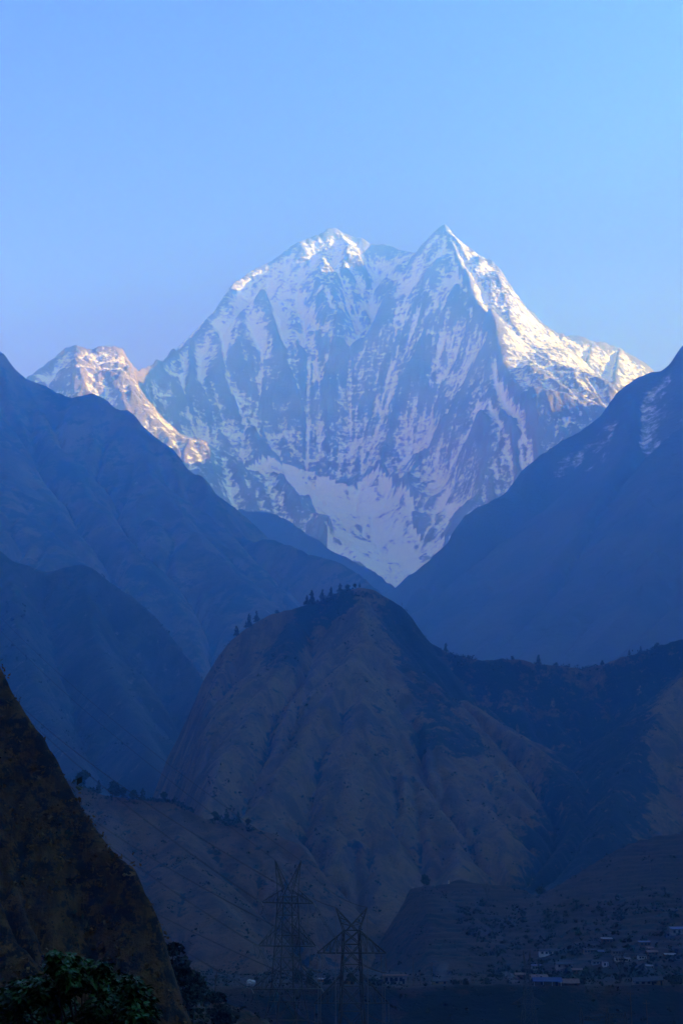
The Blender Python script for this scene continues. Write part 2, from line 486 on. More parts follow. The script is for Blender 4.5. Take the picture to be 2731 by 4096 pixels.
    ribs = fbm(th * 1100 + 90 * fbm(X, Y, 260, 3, seed=52), DB * 0.22, 230, 5, 0.6, seed=53, ridged=True)
    H = H + np.where(glac, 0.15, 1.0) * 110 * (ribs - 0.4) * smooth(380, 800, DB) * smooth(30, 300, D) * smooth(1900, 1300, DB)
    H = H + np.where(glac, 0.25, 1.0) * smooth(20, 450, D) * (big - 50) + 22 * fbm(X, Y, 160, 5, 0.6, seed=5)
    return H, D, W

BASIN = at(720, 1055, 9650)
def nilgiri_detail(X, Y, H, D, W):
    g = (W == 99)
    th = np.arctan2(X - BASIN[0], Y - BASIN[1] + 250); rr = np.hypot(X - BASIN[0], Y - BASIN[1] + 250)
    bx = 110 * fbm(X, Y, 200, 4, seed=74)
    fan = fbm(th * 1000 + bx, rr * 0.30, 105, 5, 0.62, seed=61, ridged=True)
    low = smooth(1700, 900, rr)
    n = 24 * fan * (0.35 + 0.65 * low) + 26 * (1 - low) * fbm(X + 0.45 * Y, Y * 0.6, 130, 5, 0.62, seed=75, ridged=True)
    n = n + 26 * fbm(X - 0.5 * Y, Y * 0.8, 62, 5, 0.64, seed=71, ridged=True)
    n = n + smooth(-1000, -1250, X) * smooth(3200, 3500, H) * (34 * fbm(X, Y, 85, 5, 0.62, seed=78, ridged=True) - 14)
    return np.where(g, n * 0.4, n) * (0.55 + 0.45 * smooth(0, 200, D))

def nilgiri_snow(X, Y, H, D, W, S, A, gx, gy):
    c1 = np.clip((blur(H, 3) - H) / 8, -1, 1); c2 = np.clip((blur(H, 10) - H) / 34, -1, 1)
    f = 0.455 - 0.28 * smooth(1.0, 3.4, S) + 0.10 * smooth(3400, 5200, H)
    f = f + 0.16 * c1 + 0.14 * c2 + 0.13 * np.clip(gx / 0.9, -0.05, 1) + 0.07 * smooth(0.3, 1.2, -gx) * smooth(3300, 3900, H)  # last term adds snow to right-facing slopes so the sunlit flank looks brighter
    f = f - 0.10 * smooth(2900, 2200, H)
    # smooth snow field on the left shoulder of the left-hand summit
    f = f + 0.14 * smooth(-250, -500, X) * smooth(4300, 4900, H)
    brk = smooth(0.02, 0.26, fbm(X + 0.5 * Y, Y * 0.8, 150, 4, 0.6, seed=76))
    f = np.where(W == 99, np.maximum(f, 0.92 - 0.28 * smooth(0.7, 1.8, S) + 0.28 * c1 - 0.62 * brk), f)
    return f

T_nil = terrain('mountain', -2900, 2800, 6400, 12300, 20.0, 3, nilgiri_fn, M['nilgiri'],
                ero=dict(rounds=6, k=0.2, m=0.42, its=40), detail=nilgiri_detail, attr={'snow': nilgiri_snow}, floor=1200)

# ------------------------------------------------------------------ the mountains on both sides of the valley
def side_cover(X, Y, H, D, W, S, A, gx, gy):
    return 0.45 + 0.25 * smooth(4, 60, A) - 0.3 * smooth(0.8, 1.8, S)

def left_fn(X, Y):
    x, y = warp(X, Y, 25, 300, 11)
    rd = [
        (KS('T_left', [(-420, 640, 6.2), (-200, 700, 6.2), (-60, 760, 6.15), (0, 808, 6.1), (22, 832, 6.1), (50, 862, 6.1), (62, 874, 6.1), (100, 885, 6.1), (150, 905, 6.05), (165, 914, 6.05), (200, 907, 6.0), (228, 910, 6.0), (270, 940, 5.95), (305, 950, 5.9), (340, 990, 5.85), (390, 1027, 5.8), (420, 1066, 5.75), (460, 1092, 5.7), (500, 1145, 5.6), (560, 1190, 5.5), (640, 1245, 5.35), (720, 1275, 5.2), (800, 1305, 5.05), (860, 1350, 4.9), (930, 1410, 4.7)]), 1.7, 1.5, 0.85, 350),
        (K([(62, 874, 6.1), (140, 1020, 5.6), (220, 1140, 5.2), (330, 1260, 4.8), (430, 1400, 4.5)]), 0.95, 0.95, 0.7, 500),
        (K([(305, 950, 5.9), (360, 1090, 5.5), (450, 1210, 5.1), (570, 1330, 4.7)]), 0.95, 0.95, 0.7, 400),
        (K([(-60, 760, 6.15), (-40, 960, 5.5), (40, 1150, 5.0)]), 0.95, 0.95, 0.7, 500),
    ]
    H, D, W = ridge_field(x, y, rd)
    H = H + smooth(10, 300, D) * 60 * fbm(X, Y, 450, 5, seed=23, ridged=True) + 10 * fbm(X, Y, 80, 4, seed=6)
    return H, D, W
def side_detail(X, Y, H, D, W):
    return 26 * fbm(X + 0.3 * Y, Y, 150, 6, 0.62, seed=62, ridged=True) - 10
T_left = terrain('mountain', -3600, 400, 3900, 7300, 20.0, 2, left_fn, M['far_slope'],
                 ero=dict(rounds=18, k=0.8, m=0.42, its=40), detail=side_detail, attr={'cover': side_cover}, floor=-60)

def spur_fn(X, Y):
    x, y = warp(X, Y, 16, 250, 13)
    rd = [(KS('T_spur', [(420, 1100, 8.0), (480, 1140, 7.9), (540, 1170, 7.8), (590, 1175, 7.7), (640, 1185, 7.6), (690, 1215, 7.5), (730, 1240, 7.4), (770, 1270, 7.3), (830, 1300, 7.1), (870, 1322, 6.9), (928, 1372, 6.6), (1000, 1450, 6.2)]), 1.7, 1.6, 1.0, 300)]
    H, D, W = ridge_field(x, y, rd)
    H = H + smooth(10, 200, D) * 50 * fbm(X, Y, 350, 5, seed=24, ridged=True) + 10 * fbm(X, Y, 80, 4, seed=8)
    return H, D, W
def spur_snow(X, Y, H, D, W, S, A, gx, gy):
    return 0.30 * smooth(1900, 2600, H) + 0.06 * smooth(4, 60, A) - 0.1
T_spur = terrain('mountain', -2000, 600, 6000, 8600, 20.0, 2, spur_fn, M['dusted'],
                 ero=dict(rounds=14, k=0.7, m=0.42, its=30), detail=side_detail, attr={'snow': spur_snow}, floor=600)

def right_fn(X, Y):
    x, y = warp(X, Y, 25, 300, 15)
    rd = [
        (KS('T_right', [(890, 1440, 5.6), (928, 1370, 5.8), (937, 1340, 5.85), (960, 1300, 5.95), (1008, 1272, 6.05), (1020, 1250, 6.1), (1060, 1195, 6.2), (1090, 1170, 6.25), (1130, 1150, 6.3), (1190, 1092, 6.4), (1210, 1066, 6.4), (1235, 1050, 6.45), (1280, 1020, 6.5), (1330, 990, 6.5), (1360, 970, 6.5), (1395, 935, 6.5), (1420, 900, 6.5), (1460, 870, 6.5), (1495, 855, 6.5), (1535, 830, 6.5), (1555, 802, 6.5), (1570, 780, 6.5)]) + [(1750, 6600, 3050), (2300, 6800, 3450), (3000, 7000, 3850), (3800, 7300, 4200)], 2.4, 2.2, 0.95, 330),
        ([(3800, 7300, 4200), (4200, 8200, 4130), (4400, 9000, 4160), (4500, 10000, 4240), (4700, 11000, 4450), (4900, 12400, 4550)], 1.1, 1.1, 0.9, 900),
        ([(3800, 7300, 4200), (4000, 6300, 4000), (4200, 5000, 3600), (4400, 3500, 3300), (4500, 1500, 3100), (4500, -1500, 3000)], 1.15, 1.15, 0.98, 900),
        (K([(1460, 870, 6.5), (1440, 1000, 6.1), (1380, 1120, 5.7), (1300, 1250, 5.3), (1230, 1400, 4.9)]), 1.0, 1.0, 0.75, 400),
        (K([(1568, 795, 6.5), (1640, 900, 6.0), (1600, 1060, 5.5), (1540, 1200, 5.1), (1440, 1380, 4.6)]), 1.0, 1.0, 0.75, 500),
        (K([(1700, 1250, 4.9), (1568, 1362, 4.5), (1500, 1420, 4.3), (1420, 1490, 4.1), (1380, 1560, 3.9)]), 0.9, 0.9, 0.7, 300),
    ]
    H, D, W = ridge_field(x, y, rd)
    H = H + smooth(10, 300, D) * (60 * fbm(X, Y, 450, 5, seed=25, ridged=True) - 28) + 10 * fbm(X, Y, 80, 4, seed=9)
    return H, D, W
def right_snow(X, Y, H, D, W, S, A, gx, gy):
    c = np.clip((blur(H, 4) - H) / 14, -1, 1)
    return np.minimum(0.40 * smooth(1750, 2650, H) + 0.46 * c * smooth(1800, 2300, H) - 0.12 - 0.12 * smooth(0.9, 1.9, S), 0.03 + 0.38 * c)
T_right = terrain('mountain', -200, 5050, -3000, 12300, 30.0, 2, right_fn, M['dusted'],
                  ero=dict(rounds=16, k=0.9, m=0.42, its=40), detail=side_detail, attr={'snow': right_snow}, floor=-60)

# unseen ridge added behind the camera and to its left, to dim the valley
def shade_ridge_fn(X, Y):
    x, y = warp(X, Y, 120, 900, 55)
    rd = [([(4500, -1500, 3000), (3200, -2600, 2500), (1200, -3000, 2200), (-1000, -2900, 2100), (-3000, -2400, 2400), (-4200, -600, 2800), (-4300, 1500, 3000), (-4100, 3500, 3200)], 1.05, 1.05, 0.85, 700)]
    H, D, W = ridge_field(x, y, rd)
    H = H + smooth(10, 400, D) * 110 * fbm(X, Y, 700, 5, seed=56, ridged=True)
    return H, D, W
T_shade_ridge = terrain('mountain', -5100, 5000, -4100, 4200, 50.0, 1, shade_ridge_fn, M['far_slope'],
                  ero=dict(rounds=10, k=0.9, m=0.42, its=30), attr={'cover': side_cover}, floor=-60)

def crag_fn(X, Y):
    x, y = warp(X, Y, 15, 180, 17)
    rd = [
        (KS('T_crag', [(-300, 1100, 3.4), (-120, 1200, 3.4), (0, 1265, 3.4), (30, 1290, 3.4), (70, 1300, 3.4), (110, 1314, 3.4), (155, 1300, 3.4), (190, 1296, 3.4), (220, 1310, 3.38), (300, 1368, 3.33), (360, 1420, 3.28), (400, 1470, 3.22), (430, 1510, 3.18), (465, 1560, 3.1), (520, 1660, 2.9)]), 1.8, 1.8, 0.9, 200),
        (K([(190, 1296, 3.4), (230, 1450, 3.1), (300, 1600, 2.8), (360, 1760, 2.5)]), 1.1, 1.1, 0.8, 250),
        (K([(30, 1290, 3.4), (50, 1450, 3.0), (120, 1620, 2.7), (200, 1790, 2.3)]), 1.1, 1.1, 0.8, 250),
    ]
    H, D, W = ridge_field(x, y, rd)
    H = H + smooth(10, 150, D) * 40 * fbm(X, Y, 250, 5, seed=26, ridged=True) + 6 * fbm(X, Y, 45, 4, seed=10)
    return H, D, W
def near_detail(X, Y, H, D, W):
    return 4 * fbm(X, Y, 40, 5, 0.55, seed=63)
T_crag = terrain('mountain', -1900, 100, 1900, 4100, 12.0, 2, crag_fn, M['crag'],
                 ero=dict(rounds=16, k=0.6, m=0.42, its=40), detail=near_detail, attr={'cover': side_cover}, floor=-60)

# ------------------------------------------------------------------ the brown hills
def hill_fn(X, Y):
    x, y = warp(X, Y, 10, 120, 19)
    rd = [
        (KS('T_hill', [(470, 1560, 2.28), (500, 1512, 2.3), (530, 1472, 2.3), (570, 1442, 2.3), (620, 1412, 2.3), (680, 1396, 2.3), (710, 1380, 2.3), (750, 1367, 2.3), (800, 1350, 2.3), (830, 1350, 2.3), (860, 1349, 2.3), (890, 1365, 2.3), (920, 1384, 2.3), (935, 1416, 2.3), (960, 1452, 2.3), (1000, 1482, 2.3), (1040, 1502, 2.3), (1100, 1516, 2.3), (1150, 1511, 2.3), (1200, 1516, 2.3), (1250, 1526, 2.3), (1330, 1536, 2.3), (1370, 1526, 2.3), (1420, 1511, 2.3), (1470, 1500, 2.3), (1520, 1481, 2.3), (1568, 1466, 2.3), (1700, 1420, 2.3), (1900, 1350, 2.3)]), 1.9, 1.7, 0.75, 130),
        (K([(830, 1350, 2.3), (840, 1440, 2.15), (810, 1500, 2.05), (750, 1590, 1.95), (680, 1700, 1.82), (600, 1830, 1.65)]), 0.95, 0.8, 0.6, 150),
        (KS('T_hill', [(530, 1472, 2.3), (468, 1570, 2.15), (445, 1615, 2.08), (400, 1690, 1.95), (375, 1750, 1.85), (358, 1800, 1.75)]), 1.0, 2.2, 0.85, 120),
        (K([(680, 1396, 2.3), (650, 1500, 2.12), (590, 1600, 1.98), (520, 1720, 1.8), (470, 1830, 1.65)]), 0.85, 0.8, 0.6, 150),
        (K([(880, 1480, 2.15), (930, 1600, 2.0), (940, 1720, 1.87), (920, 1850, 1.72), (860, 2000, 1.55)]), 0.85, 0.85, 0.6, 150),
        (K([(1060, 1590, 2.15), (1130, 1640, 2.05), (1220, 1700, 1.95), (1290, 1780, 1.85), (1330, 1860, 1.75), (1270, 1960, 1.6)]), 0.8, 0.95, 0.6, 150),
        (K([(1130, 1640, 2.05), (1080, 1750, 1.9), (1060, 1870, 1.75), (1050, 2000, 1.55)]), 0.8, 0.8, 0.6, 150),
        (K([(1600, 1500, 2.25), (1520, 1600, 2.05), (1470, 1690, 1.92), (1420, 1790, 1.78), (1380, 1900, 1.6)]), 1.0, 0.8, 0.6, 150),
    ]
    H, D, W = ridge_field(x, y, rd)
    xb = (462 * OV - 1365.5) / FPX * Y * 1.02
    H = H - 1.9 * np.maximum(0, xb - X)
    H = H + smooth(5, 90, D) * (36 * fbm(X + 0.45 * Y, Y * 0.8, 105, 6, 0.6, seed=27, ridged=True) - 11) + 3 * fbm(X, Y, 25, 4, seed=12)
    return H, D, W
def hill_cover(X, Y, H, D, W, S, A, gx, gy):
    f = 0.08 + 0.30 * smooth(6, 60, A)
    wx, wy = warp(X, Y, 30, 90, 57)
    for pts, r0, r1, a in ((K([(1390, 1590, 2.12), (1375, 1720, 1.9), (1345, 1850, 1.72), (1310, 1990, 1.55)]), 45, 85, 0.75),
                           (K([(960, 1480, 2.27), (1080, 1550, 2.24), (1250, 1570, 2.22), (1400, 1560, 2.2), (1568, 1500, 2.25), (1700, 1450, 2.25)]), 45, 95, 0.6),
                           (K([(960, 1480, 2.27), (990, 1600, 2.08), (1040, 1700, 1.93)]), 25, 60, 0.5),
                           (K([(770, 1385, 2.29), (690, 1400, 2.28), (655, 1450, 2.2), (640, 1500, 2.12)]), 12, 34, 0.7)):
        f = f + a * smooth(r1, r0, pdist(wx, wy, pts))
    return f
def hill_detail(X, Y, H, D, W):
    return 6 * fbm(X + 0.5 * Y, 0.7 * Y, 42, 5, 0.62, seed=64, ridged=True) - 3
T_hill = terrain('hill', -700, 900, 1250, 2800, 7.0, 2, hill_fn, M['brown'],
                 ero=dict(rounds=16, k=0.35, m=0.42, its=40), detail=hill_detail, attr={'cover': hill_cover}, floor=-60)

def terr_fn(X, Y):
    x, y = warp(X, Y, 6, 80, 29)
    rd = [
        (KS('T_terr', [(-100, 1730, 1.25), (60, 1760, 1.25), (180, 1795, 1.25), (250, 1828, 1.25), (330, 1838, 1.25), (400, 1842, 1.25), (470, 1880, 1.25), (560, 1893, 1.24), (640, 1920, 1.22), (700, 1952, 1.2), (770, 2032, 1.17), (830, 2092, 1.13), (880, 2160, 1.08), (900, 2220, 1.02)]), 1.5, 0.75, 0.45, 70),
        (K([(400, 1842, 1.25), (430, 1960, 1.12), (520, 2080, 1.0), (600, 2190, 0.9)]), 0.5, 0.5, 0.4, 100),
        (K([(250, 1828, 1.25), (250, 1960, 1.1), (300, 2080, 0.98)]), 0.5, 0.5, 0.4, 100),
    ]
    H, D, W = ridge_field(x, y, rd, 1.7)
    H = H + smooth(5, 60, D) * (10 * fbm(X, Y, 90, 5, seed=30, ridged=True) - 2) + 2 * fbm(X, Y, 18, 4, seed=14)
    return H, D, W
def terr_cover(X, Y, H, D, W, S, A, gx, gy):
    return 0.1 + 0.4 * smooth(5, 50, A)
def terr_detail(X, Y, H, D, W):
    return 1.4 * fbm(X, Y, 18, 5, 0.6, seed=65)
T_terr = terrain('hill', -520, 120, 720, 1620, 5.0, 2, terr_fn, M['brown_near'],
                 ero=dict(rounds=10, k=0.2, m=0.42, its=30), detail=terr_detail, attr={'cover': terr_cover}, floor=-60)

def vill_fn(X, Y):
    x, y = warp(X, Y, 6, 90, 33)
    rd = [
        (KS('T_vill', [(860, 2215, 1.0), (880, 2165, 1.05), (910, 2120, 1.1), (940, 2062, 1.15), (975, 2036, 1.17), (1050, 2021, 1.18), (1120, 2030, 1.18), (1200, 2041, 1.18), (1280, 2030, 1.18), (1330, 2000, 1.18), (1400, 1960, 1.18), (1450, 1936, 1.18), (1500, 1921, 1.18), (1568, 1910, 1.18), (1750, 1860, 1.18)]), 0.5, 0.33, 0.2, 160),
    ]
    H, D, W = ridge_field(x, y, rd, 2.0)
    H = np.maximum(H, -3 + 0.02 * (Y - 690) + 1.5 * fbm(X, Y, 60, 3, seed=50))
    xb = (968 * OV - 1365.5) / FPX * Y * 1.045
    H = np.where(H > -1, np.maximum(H - 0.9 * np.maximum(0, xb - X), -3 + 0.02 * (Y - 690)), H)
    # the terrace ends in a river scarp
    edge = 655 + 18 * fbm(X, Y * 0, 120, 3, seed=51)
    H = np.where(Y < edge, np.minimum(H, -3.2 - (edge - Y) * 0.75), H)
    up_ = H > 4
    tt = (H + 2.5 * fbm(X, Y, 90, 3, seed=58)) / 3.6
    tt = tt + 0.9 * fbm(X, Y, 35, 3, seed=59)
    fr = tt - np.floor(tt)
    H = np.where(up_, H + 3.6 * (smooth(0.45, 1.0, fr) - fr) * 0.75 * smooth(4, 12, H), H)
    H = H + smooth(5, 60, D) * 3 * fbm(X, Y, 60, 5, seed=34) + 0.6 * fbm(X, Y, 12, 4, seed=16)
    return H, D, W
def vill_cover(X, Y, H, D, W, S, A, gx, gy):
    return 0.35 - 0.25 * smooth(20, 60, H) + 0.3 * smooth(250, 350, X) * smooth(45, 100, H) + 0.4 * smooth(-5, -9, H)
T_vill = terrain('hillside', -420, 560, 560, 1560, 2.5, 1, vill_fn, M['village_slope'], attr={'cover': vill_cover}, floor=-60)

# ------------------------------------------------------------------ the cliff at the left
def cliff_fn(X, Y):
    x, y = warp(X, Y, 1.0, 12, 35)
    pts = [(-300, 1050), (-150, 1275), (0, 1503), (30, 1572), (50, 1620), (90, 1680), (130, 1740), (160, 1800), (200, 1870), (240, 1930), (308, 1985), (356, 2045), (386, 2096), (388, 2145), (396, 2200), (410, 2250), (430, 2310), (455, 2360), (500, 2480), (560, 2650)]
    rd = [(KS('T_cliff', [(a, b, (215 - 15 * a / 400.0) / 1000) for a, b in pts]), 3.2, 2.6, 1.2, 14)]
    H, D, W = ridge_field(x, y, rd)
    H = H + smooth(1, 14, D) * 7 * fbm(X + 0.5 * Y, Y, 20, 6, 0.6, seed=36, ridged=True) + 0.9 * fbm(X, Y, 5, 5, 0.6, seed=18)
    return H, D, W
def cliff_cover(X, Y, H, D, W, S, A, gx, gy):
    return 0.40 + 0.2 * smooth(4, 40, A) + 0.25 * fbm(X + Y, H * 0.6, 4, 4, 0.65, seed=68)
def cliff_detail(X, Y, H, D, W):
    return 1.1 * fbm(X, Y, 5.5, 5, 0.62, seed=66, ridged=True)
T_cliff = terrain('cliff', -160, 10, 110, 300, 1.0, 2, cliff_fn, M['cliff'],
                  ero=dict(rounds=12, k=0.05, m=0.42, its=30), detail=cliff_detail, attr={'cover': cliff_cover}, floor=-45)


# ------------------------------------------------------------------ the low spur at the foot of the cliff and the knoll the camera stands on
def foot_fn(X, Y):
    x, y = warp(X, Y, 3.0, 30, 38)
    rd = [(K([(250, 2180, 0.30), (340, 2215, 0.305), (400, 2252, 0.31), (440, 2276, 0.31), (520, 2300, 0.31), (575, 2320, 0.31), (630, 2352, 0.305), (720, 2420, 0.30)]), 0.7, 0.7, 0.5, 20)]
    H, D, W = ridge_field(x, y, rd)
    return H + smooth(1, 20, D) * 2.0 * fbm(X, Y, 25, 5, seed=39, ridged=True) + 0.3 * fbm(X, Y, 5, 4, seed=41), D, W
T_foot = terrain('hillside', -130, 20, 240, 400, 1.5, 1, foot_fn, M['earth'], attr={'cover': cliff_cover}, floor=-45)

def knoll_fn(X, Y):
    r = np.hypot(X, Y * 0.9)
    H = -1.75 - 0.02 * r - 0.0075 * np.minimum(r, 60) ** 2 - 0.6 * np.maximum(0, r - 60) + 0.25 * fbm(X, Y, 9, 4, seed=42)
    return H, r, np.zeros(X.shape, dtype=np.int32)
T_knoll = terrain('hillside', -120, 120, -120, 120, 3.0, 1, knoll_fn, M['earth'], attr={'cover': cliff_cover}, floor=-45)

# ------------------------------------------------------------------ mesh builder
class MB:
    def __init__(s): s.v = []; s.f = []
    def add(s, vs, fs):
        o = len(s.v); s.v += [tuple(p) for p in vs]; s.f += [tuple(i + o for i in f) for f in fs]
    def bar(s, a, b, w, w2=None, n=4):
        a = Vector(a); b = Vector(b); d = b - a
        if d.length < 1e-6: return
        z = d.normalized(); x = z.orthogonal().normalized(); y = z.cross(x)
        w2 = w if w2 is None else w2
        vs = []
        for p, r in ((a, w / 2), (b, w2 / 2)):
            for k in range(n):
                t = 2 * math.pi * k / n + math.pi / n
                vs.append(p + x * (math.cos(t) * r * 1.2) + y * (math.sin(t) * r * 1.2))
        fs = [(k, (k + 1) % n, n + (k + 1) % n, n + k) for k in range(n)]
        fs += [tuple(range(n - 1, -1, -1)), tuple(range(n, 2 * n))]
        s.add(vs, fs)
    def box(s, x0, x1, y0, y1, z0, z1):
        s.add([(x0, y0, z0), (x1, y0, z0), (x1, y1, z0), (x0, y1, z0), (x0, y0, z1), (x1, y0, z1), (x1, y1, z1), (x0, y1, z1)],
              [(3, 2, 1, 0), (4, 5, 6, 7), (0, 1, 5, 4), (1, 2, 6, 5), (2, 3, 7, 6), (3, 0, 4, 7)])
    def tube(s, pts, r, n=5):
        rings = []
        pts = [Vector(p) for p in pts]
        for i, p in enumerate(pts):
            d = (pts[min(i + 1, len(pts) - 1)] - pts[max(i - 1, 0)]).normalized()
            x = d.cross(Vector((0, 0, 1)))
            x = x.normalized() if x.length > 1e-3 else Vector((1, 0, 0))
            y = d.cross(x)
            rr = r[i] if isinstance(r, (list, tuple)) else r
            rings.append([p + x * (math.cos(2 * math.pi * k / n) * rr) + y * (math.sin(2 * math.pi * k / n) * rr) for k in range(n)])
        vs = [q for ring in rings for q in ring]
        fs = [(i * n + k, i * n + (k + 1) % n, (i + 1) * n + (k + 1) % n, (i + 1) * n + k) for i in range(len(pts) - 1) for k in range(n)]
        fs += [tuple(range(n - 1, -1, -1)), tuple(range((len(pts) - 1) * n, len(pts) * n))]
        s.add(vs, fs)
    def card(s, p, size, rnd, flat=0.0):
        """one small folded leaf clump: two triangles pairs with a crease"""
        d = Vector((rnd.gauss(0, 1), rnd.gauss(0, 1), rnd.gauss(0, 1) * (1 - flat))).normalized()
        u = d.orthogonal().normalized(); w = d.cross(u)
        t = rnd.uniform(0, 6.28)
        u, w = u * math.cos(t) + w * math.sin(t), w * math.cos(t) - u * math.sin(t)
        p = Vector(p); a = size * rnd.uniform(0.7, 1.2); b = a * rnd.uniform(0.45, 0.75)
        s.add([p - u * a, p + w * b + d * b * 0.3, p + u * a, p - w * b + d * b * 0.3], [(0, 1, 2), (0, 2, 3)])
    def build(s, name, mat, parent=None, smooth_=False):
        me = bpy.data.meshes.new(name); me.from_pydata(s.v, [], s.f); me.materials.append(mat)
        if smooth_: me.polygons.foreach_set('use_smooth', [True] * len(me.polygons))
        me.update()
        o = bpy.data.objects.new(name, me); C.objects.link(o)
        if parent is not None: o.parent = parent
        return o

def empty(name, loc, rz=0.0):
    o = bpy.data.objects.new(name, None); C.objects.link(o)
    o.location = loc; o.rotation_euler = (0, 0, rz); o.empty_display_size = 0.5
    return o

def tag(o, label, cat, group=None):
    o['label'] = label; o['category'] = cat
    if group: o['group'] = group
    return o

def copy_tree(o, parent=None):
    c = o.copy(); C.objects.link(c)
    if parent is not None: c.parent = parent
    for ch in list(o.children): copy_tree(ch, c)
    return c

def pw(px, py, depth):             # photograph pixels -> point at that depth
    return at(px / OV, py / OV, depth)

def on(T, px, py, y0=None, y1=None):
    return hit(T, px / OV, py / OV, y0, y1)

def plain(name, col, rough=0.7, metal=0.0, var=0.25, scale=3.0):
    t = NT(name)
    n = t.noise(t.coord(), scale, 5, 0.6)
    t.color(t.mix(t.range(n, 0.3, 0.7), tuple(c * (1 - var) for c in col), tuple(min(1, c * (1 + var)) for c in col)))
    t.b.inputs['Roughness'].default_value = rough; t.b.inputs['Metallic'].default_value = metal
    return t.m

M['steel'] = plain('galvanised_steel', (0.06, 0.064, 0.058), 0.6, 0.0, 0.3, 0.5)
M['wire'] = plain('aluminium_wire', (0.012, 0.013, 0.015), 0.6, 0.0, 0.1, 1)
M['porcelain'] = plain('insulator_glass', (0.16, 0.17, 0.17), 0.4, 0.0, 0.1, 4)
M['bark'] = plain('bark', (0.05, 0.04, 0.03), 0.9, 0, 0.4, 3)
M['pine'] = plain('pine_needles', (0.030, 0.045, 0.026), 0.8, 0, 0.45, 0.35)
M['leaf_dark'] = plain('dark_leaves', (0.028, 0.042, 0.020), 0.8, 0, 0.45, 0.4)
M['leaf_scrub'] = plain('scrub_leaves', (0.026, 0.034, 0.018), 0.85, 0, 0.5, 0.2)
M['leaf_dry'] = plain('dry_tufts', (0.13, 0.072, 0.022), 0.85, 0, 0.45, 0.3)
M['leaf_green'] = plain('green_leaves', (0.013, 0.052, 0.006), 0.5, 0, 0.75, 2.2)
M['white_wall'] = plain('whitewash', (0.46, 0.46, 0.42), 0.8, 0, 0.12, 0.8)
M['grey_wall'] = plain('grey_render', (0.20, 0.20, 0.19), 0.85, 0, 0.2, 0.8)
M['tan_wall'] = plain('mud_wall', (0.20, 0.15, 0.09), 0.9, 0, 0.2, 0.8)
M['brown_wall'] = plain('brick_wall', (0.11, 0.065, 0.05), 0.9, 0, 0.2, 1.5)
M['dark_roof'] = plain('slate_roof', (0.030, 0.030, 0.032), 0.7, 0, 0.3, 1)
M['blue_roof'] = plain('blue_sheet_roof', (0.008, 0.022, 0.10), 0.5, 0, 0.15, 1)
M['rust_roof'] = plain('rusty_sheet_roof', (0.13, 0.07, 0.05), 0.7, 0, 0.3, 1)
M['tin_roof'] = plain('tin_sheet_roof', (0.13, 0.14, 0.14), 0.5, 0, 0.15, 1)
M['opening'] = plain('dark_opening', (0.010, 0.010, 0.012), 0.6, 0, 0.1, 1)
M['wood'] = plain('weathered_wood', (0.10, 0.08, 0.06), 0.85, 0, 0.3, 2)
M['post_white'] = plain('painted_post', (0.5, 0.5, 0.48), 0.7, 0, 0.1, 2)
M['stone'] = plain('pale_stone', (0.50, 0.48, 0.42), 0.85, 0, 0.25, 0.6)
M['orange'] = plain('orange_wall', (0.30, 0.13, 0.03), 0.8, 0, 0.15, 1)

# ------------------------------------------------------------------ trees
rnd = random.Random(11)

def conifer(h, rad, n, seed):
    r = random.Random(seed)
    t = MB(); c = MB()
    lean = (r.uniform(-0.03, 0.03) * h, r.uniform(-0.03, 0.03) * h)
    t.tube([(lean[0] * k / 6, lean[1] * k / 6, h * 0.97 * k / 6 - (0.6 if k == 0 else 0)) for k in range(7)], [h * 0.022 * (1 - 0.15 * k) for k in range(7)], 7)
    z = h * 0.16
    while z < h * 0.985:
        f = (z - h * 0.16) / (h * 0.84)
        env = rad * (1 - f) ** 0.8 * (0.75 + 0.25 * math.sin(f * 9 + seed)) + 0.03 * h * (1 - f) + 0.12
        nb = max(3, int(6 * (1 - f) + 3))
        a0 = r.uniform(0, 6.28)
        for k in range(nb):
            if r.random() < 0.16: continue
            a = a0 + k * 6.283 / nb + r.uniform(-0.35, 0.35)
            L = env * r.uniform(0.6, 1.15)
            drop = L * r.uniform(0.1, 0.35)
            x0 = lean[0] * z / h; y0 = lean[1] * z / h
            tip = (x0 + math.cos(a) * L, y0 + math.sin(a) * L, z - drop)
            t.bar((x0, y0, z), tip, 0.012 * h * (1 - 0.7 * f), 0.002 * h, 4)
            m = max(2, int(n * (0.35 + L / rad) / 2))
            for q in range(m):
                u = 0.2 + 0.85 * (q + r.random()) / m
                p = (x0 + math.cos(a) * L * u + r.gauss(0, 0.06 * rad), y0 + math.sin(a) * L * u + r.gauss(0, 0.06 * rad), z - drop * u + r.gauss(0, 0.02 * h))
                c.card(p, 0.17 * rad + 0.014 * h, r, 0.3)
        z += h * r.uniform(0.04, 0.065)
    return t, c

